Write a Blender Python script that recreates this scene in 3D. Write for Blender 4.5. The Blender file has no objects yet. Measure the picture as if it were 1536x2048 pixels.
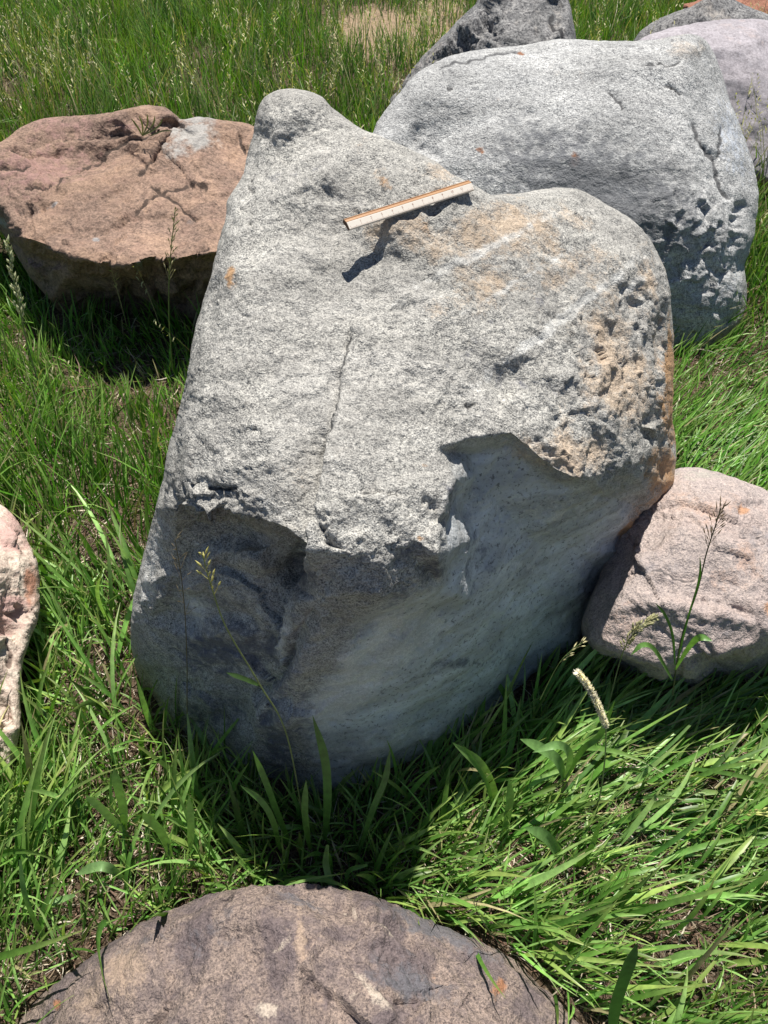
import bpy, math, random
import numpy as np
from mathutils import Vector, geometry

# ------------------------------------------------------------------ camera, sky, sun, exposure
S = bpy.context.scene
COL = S.collection
CAMH, PITCH, F = 1.6, math.radians(46.0), 1577.0       # eye height, downward pitch, focal length in photo pixels
SUN_EL, SUN_AZ = math.radians(72.0), math.radians(9.0)  # azimuth: degrees right of straight ahead
cd = bpy.data.cameras.new('camera'); cam = bpy.data.objects.new('camera', cd); COL.objects.link(cam)
cam.location = (0, 0, CAMH); cam.rotation_euler = (math.pi/2-PITCH, 0, 0)
cd.sensor_fit = 'VERTICAL'; cd.sensor_height = 24; cd.lens = 24*F/2048
cd.clip_end = 500; cd.clip_start = 0.02
S.camera = cam
w = bpy.data.worlds.new('World'); S.world = w; w.use_nodes = True
nt = w.node_tree; bg = nt.nodes['Background']
sky = nt.nodes.new('ShaderNodeTexSky'); sky.sky_type = 'NISHITA'; sky.sun_disc = False
sky.sun_elevation = SUN_EL; sky.sun_rotation = SUN_AZ; sky.altitude = 1600
nt.links.new(sky.outputs[0], bg.inputs[0]); bg.inputs[1].default_value = 0.06
sl = bpy.data.lights.new('sun', 'SUN'); sl.energy = 5.0; sl.angle = math.radians(.5); sl.color = (1, .96, .89)
so = bpy.data.objects.new('sun', sl); COL.objects.link(so)
SUN = Vector((math.sin(SUN_AZ)*math.cos(SUN_EL), math.cos(SUN_AZ)*math.cos(SUN_EL), math.sin(SUN_EL)))
so.rotation_euler = SUN.to_track_quat('Z', 'Y').to_euler(); so.location = SUN*20
S.view_settings.view_transform = 'Standard'; S.view_settings.look = 'None'
S.view_settings.exposure = 0.64; S.view_settings.gamma = 1
S.cycles.max_bounces = 8; S.cycles.transparent_max_bounces = 8

rng = np.random.default_rng(7)
CP, SP = math.cos(PITCH), math.sin(PITCH)

def ray(px, py):
    u = (np.asarray(px, float)-768)/F; v = (1024-np.asarray(py, float))/F
    return u, CP+v*SP, -SP+v*CP                         # times depth z gives the offset from the eye
def pt(px, py, z):
    a, b, c = ray(px, py); return np.stack([a*z, b*z, CAMH+c*z], -1)
def depth(px, py, kind, val, plane):
    a, b, c = ray(px, py)
    if kind == 'y': return val/b
    if kind == 'h': return (val-CAMH)/c
    p0, py_, px_ = plane                                # height = p0 + py_*y + px_*x + val
    return (p0+val-CAMH)/(c-py_*b-px_*a)
def project(P):
    x, y, z = P[..., 0], P[..., 1], P[..., 2]-CAMH
    d = y*CP-z*SP; return 768+F*x/d, 1024-F*(y*SP+z*CP)/d

# ------------------------------------------------------------------ noise
_perm = rng.permutation(256); _perm = np.concatenate([_perm, _perm, _perm])
_g = rng.normal(size=(256, 3)); _g /= np.linalg.norm(_g, axis=1)[:, None]
def perlin(P):
    P = np.asarray(P, float); i = np.floor(P).astype(int); f = P-i; i &= 255
    u = f*f*f*(f*(f*6-15)+10); r = 0
    for dx in (0, 1):
        for dy in (0, 1):
            for dz in (0, 1):
                h = _perm[_perm[_perm[(i[..., 0]+dx) & 255]+((i[..., 1]+dy) & 255)]+((i[..., 2]+dz) & 255)]
                g = _g[h]; d = f-np.array([dx, dy, dz])
                wt = (u[..., 0] if dx else 1-u[..., 0])*(u[..., 1] if dy else 1-u[..., 1])*(u[..., 2] if dz else 1-u[..., 2])
                r = r+wt*(g*d).sum(-1)
    return r*1.6
def fbm(P, scale, octv=4, gain=.5, ridged=False):
    r = 0; a = 1.0; s = scale
    for k in range(octv):
        n = perlin(P*s+17.3*k)
        r = r+a*((1-2*np.abs(n)) if ridged else n); a *= gain; s *= 2.03
    return r

def chips(P, scale):
    """broken-stone facets: space split into cells, each cell tilted its own way"""
    Q = P*scale; I = np.floor(Q).astype(int); best = np.full(Q.shape[:-1], 1e9); val = np.zeros(Q.shape[:-1])
    for dx in (-1, 0, 1):
        for dy in (-1, 0, 1):
            for dz in (-1, 0, 1):
                J = I+np.array([dx, dy, dz]); h = _perm[_perm[_perm[J[..., 0] & 255]+(J[..., 1] & 255)]+(J[..., 2] & 255)]
                c = J+.5+_g[h]*.45; r = Q-c; d = (r*r).sum(-1); m = d < best
                val = np.where(m, (r*_g[(h+91) & 255]).sum(-1)+.25*_g[(h+7) & 255][..., 0], val); best = np.where(m, d, best)
    return val/scale

# ------------------------------------------------------------------ materials
class NB:
    def __init__(s, name):
        s.m = bpy.data.materials.new(name); s.m.use_nodes = True; s.t = s.m.node_tree; s.n = s.t.nodes
        s.b = s.n['Principled BSDF']; s.out = s.n['Material Output']
    def new(s, t, **kw):
        n = s.n.new(t)
        for k, v in kw.items(): setattr(n, k, v)
        return n
    def link(s, a, b): s.t.links.new(a, b)
    def set(s, sock, v):
        if isinstance(v, bpy.types.NodeSocket): s.link(v, sock)
        else: sock.default_value = v if not isinstance(v, tuple) or len(v) != 3 or sock.type != 'RGBA' else (*v, 1)
    def noise(s, scale, detail=3, rough=.55, vec=None, dist=0):
        n = s.new('ShaderNodeTexNoise'); n.inputs['Scale'].default_value = scale; n.inputs['Detail'].default_value = detail
        n.inputs['Roughness'].default_value = rough; n.inputs['Distortion'].default_value = dist
        if vec is not None: s.link(vec, n.inputs['Vector'])
        return n.outputs['Fac']
    def mix(s, f, a, b, mode='MIX'):
        n = s.new('ShaderNodeMix'); n.data_type = 'RGBA'; n.blend_type = mode
        s.set(n.inputs[0], f); s.set(n.inputs[6], a); s.set(n.inputs[7], b); return n.outputs[2]
    def math(s, op, a, b=0.0, c=0.0, clamp=False):
        n = s.new('ShaderNodeMath'); n.operation = op; n.use_clamp = clamp
        s.set(n.inputs[0], a); s.set(n.inputs[1], b); s.set(n.inputs[2], c); return n.outputs[0]
    def ramp(s, f, lo, hi, a=0.0, b=1.0):
        n = s.new('ShaderNodeMapRange'); s.set(n.inputs[0], f); n.inputs[1].default_value = lo; n.inputs[2].default_value = hi
        n.inputs[3].default_value = a; n.inputs[4].default_value = b; return n.outputs[0]
    def attr(s, name):
        n = s.new('ShaderNodeAttribute'); n.attribute_name = name; return n

def rock_mat(name, light, mid, dark, grain=230, contrast=.5, tints={}, patch=(5, .35), bump=.5, layer=None, rough=.85, patchcol=None, smoothcol=None, smoothdark=None):
    """speckled stone: grains of light and dark mineral, broad patches, tinted zones carried by the mesh"""
    b = NB(name); co = b.new('ShaderNodeTexCoord').outputs['Object']
    sm = b.attr('smooth').outputs['Fac']
    g1 = b.noise(grain, 2, .6, co); g2 = b.noise(grain*.42, 3, .6, co, .6); g3 = b.noise(grain*2.1, 1, .5, co)
    g1 = b.math('ADD', b.math('MULTIPLY', g1, .72), b.math('MULTIPLY', b.noise(grain*.13, 4, .7, co, 1.0), .28))
    gs = b.math('ADD', b.math('MULTIPLY', g1, .55), b.math('ADD', b.math('MULTIPLY', g2, .25), b.math('MULTIPLY', g3, .2)))
    sp = b.ramp(gs, .5-.13*(1-contrast)-.02, .5+.13*(1-contrast)+.02)
    c = b.mix(sp, dark, light)
    p1 = b.noise(patch[0], 7, .68, co, .6)
    c = b.mix(b.ramp(p1, .46, .58, 0, patch[1]), c, b.mix(b.ramp(sp, 0, 1), tuple(v*.55 for v in (patchcol or mid)), tuple(min(1, v*1.25) for v in (patchcol or mid))))
    vn = b.new('ShaderNodeTexNoise'); vn.noise_type = 'RIDGED_MULTIFRACTAL'; b.link(co, vn.inputs['Vector']); vn.inputs['Scale'].default_value = patch[0]*1.3; vn.inputs['Detail'].default_value = 5
    c = b.mix(b.ramp(vn.outputs['Fac'], .80, .98, 0, .3), c, light)
    c = b.mix(b.ramp(b.noise(grain*.2, 3, .6, co), .5, .75, 0, .45), c, mid)
    # smooth polished zones lose the grain and keep long soft streaks
    if layer:
        mp = b.new('ShaderNodeMapping'); b.link(co, mp.inputs[0]); mp.inputs[2].default_value = layer[0]; mp.inputs[3].default_value = layer[1]
        lay = b.noise(6, 6, .65, mp.outputs[0], .7)
    else: lay = b.noise(9, 6, .65, co, .7)
    sc = b.mix(b.ramp(lay, .33, .67), smoothdark or mid, smoothcol or light)
    sc = b.mix(b.ramp(b.noise(grain*.35, 3, .7, co), .56, .66, 0, .8), sc, dark)
    c = b.mix(b.math('MULTIPLY', sm, .85), c, sc)
    for k, (att, colr, amt) in enumerate(tints):
        a = b.attr(att).outputs['Fac']
        brk = b.math('ADD', b.math('MULTIPLY', b.noise(14+9*k, 5, .65, co), 1.5), b.math('MULTIPLY', b.noise(grain*.5, 2, .6, co), .5))
        f = b.ramp(b.math('ADD', a, b.math('SUBTRACT', brk, 1.0)), .38, .72, 0, amt)
        tc = b.mix(b.ramp(sp, 0, 1, .45, 0), colr, dark)
        c = b.mix(f, c, tc)
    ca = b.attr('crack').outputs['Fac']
    c = b.mix(b.ramp(b.math('ADD', ca, b.math('MULTIPLY', b.math('SUBTRACT', b.noise(60, 3, .6, co), .5), .5)), .35, .75, 0, .85), c, tuple(v*.5 for v in dark))  # cracks darkened in the colour, standing in for their occlusion shade
    # weather stains
    st = b.ramp(b.noise(2.3, 4, .6, co), .35, .7, .82, 1.08)
    if layer:                                          # faint banding of the gneiss
        m2 = b.new('ShaderNodeMapping'); b.link(co, m2.inputs[0]); m2.inputs[2].default_value = (.3, .5, .75); m2.inputs[3].default_value = (1, 5, 3)
        st = b.math('MULTIPLY', st, b.ramp(b.noise(3.2, 6, .65, m2.outputs[0], .5), .3, .7, .74, 1.16))
    hv = b.new('ShaderNodeHueSaturation'); b.link(c, hv.inputs['Color']); b.link(st, hv.inputs['Value'])
    b.link(hv.outputs[0], b.b.inputs['Base Color']); b.b.inputs['Roughness'].default_value = rough
    b.b.inputs['Specular IOR Level'].default_value = .3
    hgt = b.math('ADD', b.math('MULTIPLY', g1, .5), b.math('ADD', b.math('MULTIPLY', b.noise(grain*.25, 4, .65, co), 1.6), b.math('MULTIPLY', g2, .6)))
    bp = b.new('ShaderNodeBump'); b.link(hgt, bp.inputs['Height']); bp.inputs['Distance'].default_value = .0045
    b.link(b.math('MULTIPLY', b.math('SUBTRACT', 1.0, b.math('MULTIPLY', sm, .55)), bump), bp.inputs['Strength'])
    b.link(bp.outputs[0], b.b.inputs['Normal'])
    return b.m

# ------------------------------------------------------------------ rock builder
def resample(poly, step):
    P = np.array(poly, float); n = len(P); out = []; src = []
    for i in range(n):
        p0, p1, p2, p3 = P[i-1], P[i], P[(i+1) % n], P[(i+2) % n]
        L = np.linalg.norm(p2-p1); k = max(1, int(round(L/step)))
        t = (np.arange(k)/k)[:, None]
        d1 = np.clip((p2-p0)*.5, -L, L); d2 = np.clip((p3-p1)*.5, -L, L)
        out.append((2*t**3-3*t**2+1)*p1+(t**3-2*t**2+t)*d1+(-2*t**3+3*t**2)*p2+(t**3-t**2)*d2)
        src.append(i+t[:, 0])
    return np.concatenate(out), np.concatenate(src)
def seg_dist(X, Y, poly, closed=True):
    """distance to the outline and nearest point, plus the even-odd inside test"""
    A = poly; B = np.roll(poly, -1, 0) if closed else poly[1:]
    if not closed: A = poly[:-1]
    best = np.full(X.shape, 1e9); nx = np.zeros(X.shape); ny = np.zeros(X.shape); ins = np.zeros(X.shape, bool); tt = np.zeros(X.shape)
    L = 0
    for (ax, ay), (bx, by) in zip(A, B):
        dx, dy = bx-ax, by-ay; l2 = dx*dx+dy*dy+1e-9
        t = np.clip(((X-ax)*dx+(Y-ay)*dy)/l2, 0, 1); qx = ax+t*dx; qy = ay+t*dy
        d = (X-qx)**2+(Y-qy)**2; m = d < best
        best = np.where(m, d, best); nx = np.where(m, qx, nx); ny = np.where(m, qy, ny); tt = np.where(m, L+t*math.sqrt(l2), tt)
        L += math.sqrt(l2)
        if closed and ay != by:
            c = ((ay > Y) != (by > Y)) & (X < (bx-ax)*(Y-ay)/(by-ay)+ax); ins ^= c
    return np.sqrt(best), nx, ny, ins, tt/max(L, 1e-9)
def blur(A, M, it):
    for _ in range(it):
        W = M.astype(float); V = A*W
        for ax in (0, 1):
            W = W+np.roll(W, 1, ax)+np.roll(W, -1, ax); V = V+np.roll(V, 1, ax)+np.roll(V, -1, ax)
        A = np.where(W > 0, V/np.maximum(W, 1e-9), A); M = W > 0
    return A

OCC = {}                                               # 2 cm cells filled by rock at ground level
def mesh_from(name, V, Fc, mat=None, parent=None, smooth=True, attrs=None):
    me = bpy.data.meshes.new(name)
    Fc = np.asarray(Fc); k = Fc.shape[1]
    me.vertices.add(len(V)); me.vertices.foreach_set('co', np.asarray(V, np.float32).ravel())
    me.loops.add(Fc.size); me.loops.foreach_set('vertex_index', Fc.ravel().astype(np.int32))
    me.polygons.add(len(Fc)); me.polygons.foreach_set('loop_start', np.arange(0, Fc.size, k, dtype=np.int32))
    me.polygons.foreach_set('loop_total', np.full(len(Fc), k, np.int32))
    me.polygons.foreach_set('use_smooth', np.full(len(Fc), smooth))
    for an, av in (attrs or {}).items():
        if av.ndim == 1:
            a = me.attributes.new(an, 'FLOAT', 'POINT'); a.data.foreach_set('value', av.astype(np.float32))
        else:
            a = me.attributes.new(an, 'FLOAT_COLOR', 'POINT'); a.data.foreach_set('color', av.astype(np.float32).ravel())
    me.update(calc_edges=True); me.validate()
    if mat: me.materials.append(mat)
    o = bpy.data.objects.new(name, me); COL.objects.link(o)
    if parent: o.parent = parent
    return o
def tag(o, label=None, cat=None, group=None, kind=None):
    if label: o['label'] = label
    if cat: o['category'] = cat
    if group: o['group'] = group
    if kind: o['kind'] = kind
    return o

def gauss(X, Y, px, py, rx, ry, ang=0):
    c, s = math.cos(math.radians(ang)), math.sin(math.radians(ang)); dx, dy = X-px, Y-py
    return np.exp(-(((dx*c+dy*s)/rx)**2+((-dx*s+dy*c)/ry)**2))

def rock(name, label, mat, outline, inner, plane=(0, 0, 0), step=4.0, smooth_it=2, R=.04, wr=30, T=.3, noise=(.012, .004, .0012), nscale=(6, 22, 80),
         cracks=(), bumps=(), rough=(), tints={}, jag=1.5, cat='boulder', group=None, ridged=.0, fold=None, planes=None, chip=(0, .6, 30), chip2=(0, 4)):
    planes = {'p': plane, **(planes or {})}
    def dz(px, py, k, v): return depth(px, py, k, v, planes.get(k, plane))
    rim = [(p[0], p[1]) for p in outline]
    rs, src = resample(rim, step*1.2)
    jn = perlin(np.stack([rs[:, 0]*.035, rs[:, 1]*.035, np.full(len(rs), len(name)*3.1)], -1))+.6*perlin(np.stack([rs[:, 0]*.11, rs[:, 1]*.11, np.full(len(rs), 5.5)], -1))
    tg = np.roll(rs, -1, 0)-np.roll(rs, 1, 0); tg /= np.linalg.norm(tg, axis=1)[:, None]+1e-9
    rs = rs+np.stack([tg[:, 1], -tg[:, 0]], -1)*jn[:, None]*jag
    x0, y0 = rs.min(0)-2*step; x1, y1 = rs.max(0)+2*step
    gx = np.arange(x0, x1, step); gy = np.arange(y0, y1, step); X, Y = np.meshgrid(gx, gy)
    D, NX, NY, INS, _ = seg_dist(X, Y, rs)
    # depth: linear over the triangulated control points, creases then rounded
    cps = list(outline)+list(inner); C = np.array([(c[0], c[1]) for c in cps], float)
    W = np.array([1/float(dz(*c[:4])) for c in cps])
    n = len(outline)
    vv, ee, ff, ov, oe, of = geometry.delaunay_2d_cdt([Vector(c) for c in C], [(i, (i+1) % n) for i in range(n)], [], 0, 1e-4)
    wv = np.array([W[o[0]] if o else 0 for o in ov]); A = np.full(X.shape, np.nan)
    for f in ff:
        a, b_, c = [np.array(vv[i]) for i in f]; w3 = [wv[i] for i in f]
        i0 = max(0, int((min(a[0], b_[0], c[0])-x0)/step)-1); i1 = int((max(a[0], b_[0], c[0])-x0)/step)+2
        j0 = max(0, int((min(a[1], b_[1], c[1])-y0)/step)-1); j1 = int((max(a[1], b_[1], c[1])-y0)/step)+2
        xs, ys = X[j0:j1, i0:i1], Y[j0:j1, i0:i1]
        det = (b_[1]-c[1])*(a[0]-c[0])+(c[0]-b_[0])*(a[1]-c[1])
        if abs(det) < 1e-6: continue
        l1 = ((b_[1]-c[1])*(xs-c[0])+(c[0]-b_[0])*(ys-c[1]))/det; l2 = ((c[1]-a[1])*(xs-c[0])+(a[0]-c[0])*(ys-c[1]))/det; l3 = 1-l1-l2
        m = (l1 > -1e-3) & (l2 > -1e-3) & (l3 > -1e-3)
        A[j0:j1, i0:i1] = np.where(m, l1*w3[0]+l2*w3[1]+l3*w3[2], A[j0:j1, i0:i1])
    M = ~np.isnan(A) & INS; A = np.where(M, A, 0)
    A = np.where(M, A, blur(A, M, 12)) if True else A
    M2 = A > 0
    A = np.where(A == 0, A[M2].mean(), A)
    for _ in range(smooth_it): A = blur(A, A > 0, 1)
    Zf = 1/A
    t = np.clip(np.where(INS, D, 0)/wr, 0, 1); back_t = np.clip(np.where(INS, D, 0)/max(60., D[INS].max()), 0, 1)
    rnd = R*(1-np.sqrt(np.clip(1-(1-t)**2, 0, 1)))
    Zs = 1/blur(A, A > 0, 25)
    Zfront = Zf+rnd
    Zback = np.maximum(Zs*.5+Zf*.5, Zf)+R+T*np.sqrt(np.clip(1-(1-back_t)**2, 0, 1))
    # keep quads wholly inside, pull their border onto the outline
    q = INS & (D > .25*step); cell = q[:-1, :-1] & q[1:, :-1] & q[:-1, 1:] & q[1:, 1:]
    used = np.zeros(q.shape, bool); used[:-1, :-1] |= cell; used[1:, :-1] |= cell; used[:-1, 1:] |= cell; used[1:, 1:] |= cell
    full = np.zeros(q.shape, int); full[:-1, :-1] += cell; full[1:, :-1] += cell; full[:-1, 1:] += cell; full[1:, 1:] += cell
    bord = used & (full < 4)
    Xs = np.where(bord, NX, X); Ys = np.where(bord, NY, Y)
    Zrim = Zf+R
    Pf = pt(Xs, Ys, np.where(bord, Zrim, Zfront)); Pb = pt(Xs, Ys, np.where(bord, Zrim, Zback))
    def normals(P):
        gu = np.gradient(P, axis=1); gv = np.gradient(P, axis=0); N = np.cross(gv, gu); N /= np.linalg.norm(N, axis=-1)[..., None]+1e-12; return N
    Pn = pt(X, Y, Zfront); N = normals(Pn)
    tocam = -Pn+np.array([0, 0, CAMH]); sg = np.sign((N*tocam).sum(-1)); N *= sg[..., None]
    N = np.stack([blur(N[..., i], np.ones(X.shape, bool), 3) for i in range(3)], -1); N /= np.linalg.norm(N, axis=-1)[..., None]+1e-9
    rz = np.ones(X.shape)
    for g in rough: rz = rz+g[-1]*gauss(X, Y, *g[:-1])
    rz = np.clip(rz, .15, 6)
    disp = np.zeros(X.shape)
    u = used
    PP = Pn[u]
    warp = np.stack([perlin(PP*9+3.1), perlin(PP*9+7.7), perlin(PP*9+11.9)], -1)*.02
    Q = PP+warp
    if fold is not None: Qf = Q*np.array(fold)
    else: Qf = Q
    d0 = fbm(Qf, nscale[0], 3)*noise[0]
    d1 = (fbm(Qf, nscale[1], 3, .5)*(1-ridged)+ridged*(-fbm(Qf, nscale[1], 3, .5, True)+.6))*noise[1]
    d2 = fbm(Q, nscale[2], 2, .6)*noise[2]
    disp[u] = d0+(d1+d2)*np.minimum(rz[u], 2.2)
    rzu = rz[u]; W2 = PP+warp*.35
    disp[u] += (chip[0]+chip[1]*np.clip(rzu-1, 0, 1.2))*(chips(W2, chip[2])+.45*chips(W2+5.5, chip[2]*2.3))*np.clip(D[u]/(9*step), .1, 1)
    cm = 1.0 if len(chip2) < 3 else np.clip(sum(gauss(X[u], Y[u], *g) for g in chip2[2]), 0, 1)
    if chip2[0]: disp[u] += cm*chip2[0]*chips(PP+warp*1.2, chip2[1])*np.clip(D[u]/(9*step), .1, 1)
    wx = perlin(np.stack([X*.02, Y*.02, X*0+2.2], -1))*7+perlin(np.stack([X*.07, Y*.07, X*0+4.2], -1))*4
    wy = perlin(np.stack([X*.02, Y*.02, X*0+8.2], -1))*7+perlin(np.stack([X*.07, Y*.07, X*0+6.2], -1))*4
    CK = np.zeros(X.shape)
    for cr in cracks:                                  # (points, depth m, width px, one-sided step m)
        pts, dep, wid = cr[:3]; stp = cr[3] if len(cr) > 3 else 0
        pl = np.array(pts, float); pad = 70
        jj = (Y[:, 0] > pl[:, 1].min()-pad) & (Y[:, 0] < pl[:, 1].max()+pad); ii = (X[0] > pl[:, 0].min()-pad) & (X[0] < pl[:, 0].max()+pad)
        ix = np.ix_(jj, ii); xx, yy = X[ix]+wx[ix], Y[ix]+wy[ix]
        d, qx, qy, _, tt = seg_dist(xx, yy, pl, False)
        fade = np.clip(np.minimum(tt, 1-tt)*8+.15, 0, 1)
        k = np.exp(-(d/wid)**2)*fade*(.65+.5*perlin(np.stack([tt*9, tt*0, tt*0+1], -1)))
        disp[ix] -= dep*k
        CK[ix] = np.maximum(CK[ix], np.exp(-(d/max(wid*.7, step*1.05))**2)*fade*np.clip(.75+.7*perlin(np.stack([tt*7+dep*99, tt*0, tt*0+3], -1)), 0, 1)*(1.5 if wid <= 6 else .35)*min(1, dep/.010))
        od = pl[-1]-pl[0]
        if stp: disp[ix] += stp*np.exp(-(d/(wid*7))**2)*np.sign(-(xx-qx)*od[1]+(yy-qy)*od[0])*fade*np.clip(d/wid, 0, 1)
    for bm in bumps: disp += bm[-1]*gauss(X+wx, Y+wy, *bm[:-1])
    disp *= np.clip(np.where(INS, D, 0)/(3*step), 0, 1)
    Pf = Pf+np.where(bord[..., None], 0, N*disp[..., None])
    nb_ = np.zeros(X.shape); nb_[u] = fbm(Pb[u], 5, 4)*noise[0]*1.5
    vd = Pb-np.array([0, 0, CAMH]); vd /= np.linalg.norm(vd, axis=-1)[..., None]
    Pb = Pb+np.where(bord[..., None], 0, vd*(nb_*np.clip(D/30, 0, 1))[..., None])
    idx = np.full(q.shape, -1); idx[used] = np.arange(used.sum()); nF = int(used.sum())
    intr = used & ~bord; idb = idx.copy(); idb[intr] = nF+np.arange(intr.sum())
    V = np.concatenate([Pf[used], Pb[intr]])
    cj, ci = np.nonzero(cell)
    q1 = np.stack([idx[cj, ci], idx[cj+1, ci], idx[cj+1, ci+1], idx[cj, ci+1]], -1)
    q2 = np.stack([idb[cj, ci], idb[cj, ci+1], idb[cj+1, ci+1], idb[cj+1, ci]], -1)
    att = {}
    for nm in ('smooth', 't0', 't1', 't2', 't3'):
        a = np.zeros(X.shape)
        for g in tints.get(nm, []):
            if isinstance(g[0], (list, tuple)):
                gd, _, _, gi, _ = seg_dist(X+wx, Y+wy, np.array(g[0], float)); a = np.maximum(a, g[2]*np.clip(.5+np.where(gi, gd, -gd)/g[1], 0, 1))
            else: a = np.maximum(a, g[-1]*gauss(X+wx, Y+wy, *g[:-1]))
        att[nm] = np.clip(np.concatenate([a[used], a[intr]]), 0, 1)
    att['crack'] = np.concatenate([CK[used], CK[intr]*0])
    o = mesh_from(name, V, np.concatenate([q1, q2]), mat, attrs=att)
    tag(o, label, cat, group)
    cells = np.floor(V[:, :2]/.02).astype(int); z = V[:, 2]
    key = cells[:, 0]*100000+cells[:, 1]
    order = np.argsort(key); ks, st = np.unique(key[order], return_index=True)
    zmin = np.minimum.reduceat(z[order], st); zmax = np.maximum.reduceat(z[order], st)
    for k, a, b in zip(ks.tolist(), zmin.tolist(), zmax.tolist()):
        e = OCC.get(k)
        if a < .10 and b > 0: OCC[k] = True
    return o

# ------------------------------------------------------------------ the rocks
grey_gneiss = rock_mat('speckled_grey_gneiss', (.66, .635, .575), (.37, .355, .33), (.085, .085, .085), grain=360, contrast=.46, patch=(5, .5), bump=.8,
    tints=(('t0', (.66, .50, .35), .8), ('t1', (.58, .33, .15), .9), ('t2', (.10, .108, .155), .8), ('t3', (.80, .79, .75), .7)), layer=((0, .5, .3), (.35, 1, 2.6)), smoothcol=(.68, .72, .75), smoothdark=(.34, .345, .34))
main_out = [(520,207,'p',-.01),(535,190,'p',0),(560,180,'p',0),(590,178,'p',0),(620,183,'p',0),(645,195,'p',0),(665,215,'p',-.01),(692,236,'p',-.02),(712,250,'p',-.02),
 (735,262,'p',-.01),(757,270,'p',0),(790,285,'p',0),(830,303,'p',0),(870,322,'p',-.01),(900,345,'p',-.02),(940,365,'p',-.03),(965,380,'p',-.04),(985,390,'p',-.05),(1010,388,'p',-.07),
 (1050,385,'p',-.09),(1085,378,'p',-.11),(1120,375,'p',-.13),(1150,378,'p',-.14),(1180,390,'p',-.16),(1225,415,'p',-.18),(1260,437,'p',-.2),(1290,465,'p',-.22),(1312,500,'p',-.25),(1330,540,'p',-.28),
 (1340,580,'p',-.3),(1345,640,'y',1.45),(1348,700,'y',1.43),(1347,780,'y',1.36),(1345,830,'y',1.3),(1350,870,'y',1.36),(1352,920,'y',1.31),(1348,960,'y',1.28),(1338,990,'y',1.27),
 (1320,1020,'y',1.32),(1290,1050,'y',1.30),(1266,1066,'y',1.2),(1256,1095,'y',1.19),(1245,1130,'y',1.18),(1238,1165,'y',1.18),(1222,1200,'y',1.2),(1195,1245,'y',1.15),(1160,1290,'y',1.10),(1110,1340,'y',1.07),
 (1070,1380,'y',1.03),(1035,1430,'y',.99),(1015,1480,'y',.96),(985,1515,'y',.94),(930,1560,'y',.89),(850,1620,'y',.84),(760,1700,'y',.77),(640,1720,'y',.74),(540,1680,'y',.76),(480,1610,'y',.765),
 (445,1555,'y',.79),(385,1505,'y',.845),(330,1450,'y',.90),(300,1400,'y',.955),(275,1350,'y',.98),(262,1290,'y',1.0),(262,1230,'y',.97),(272,1170,'y',.98),(290,1100,'y',.98),(310,1020,'y',.96),
 (325,960,'y',1.02),(335,900,'y',1.04),(350,850,'y',1.06),(365,790,'y',1.12),(378,730,'p',-.12),(385,680,'p',-.11),(395,640,'p',-.1),(410,590,'p',-.09),(425,540,'p',-.08),(435,490,'p',-.07),(450,440,'p',-.06),
 (455,400,'p',-.06),(470,375,'p',-.06),(488,345,'p',-.06),(492,320,'p',-.06),(500,290,'p',-.05),(508,260,'p',-.04),(512,230,'p',-.02)]
P_ = 'p'
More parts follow.
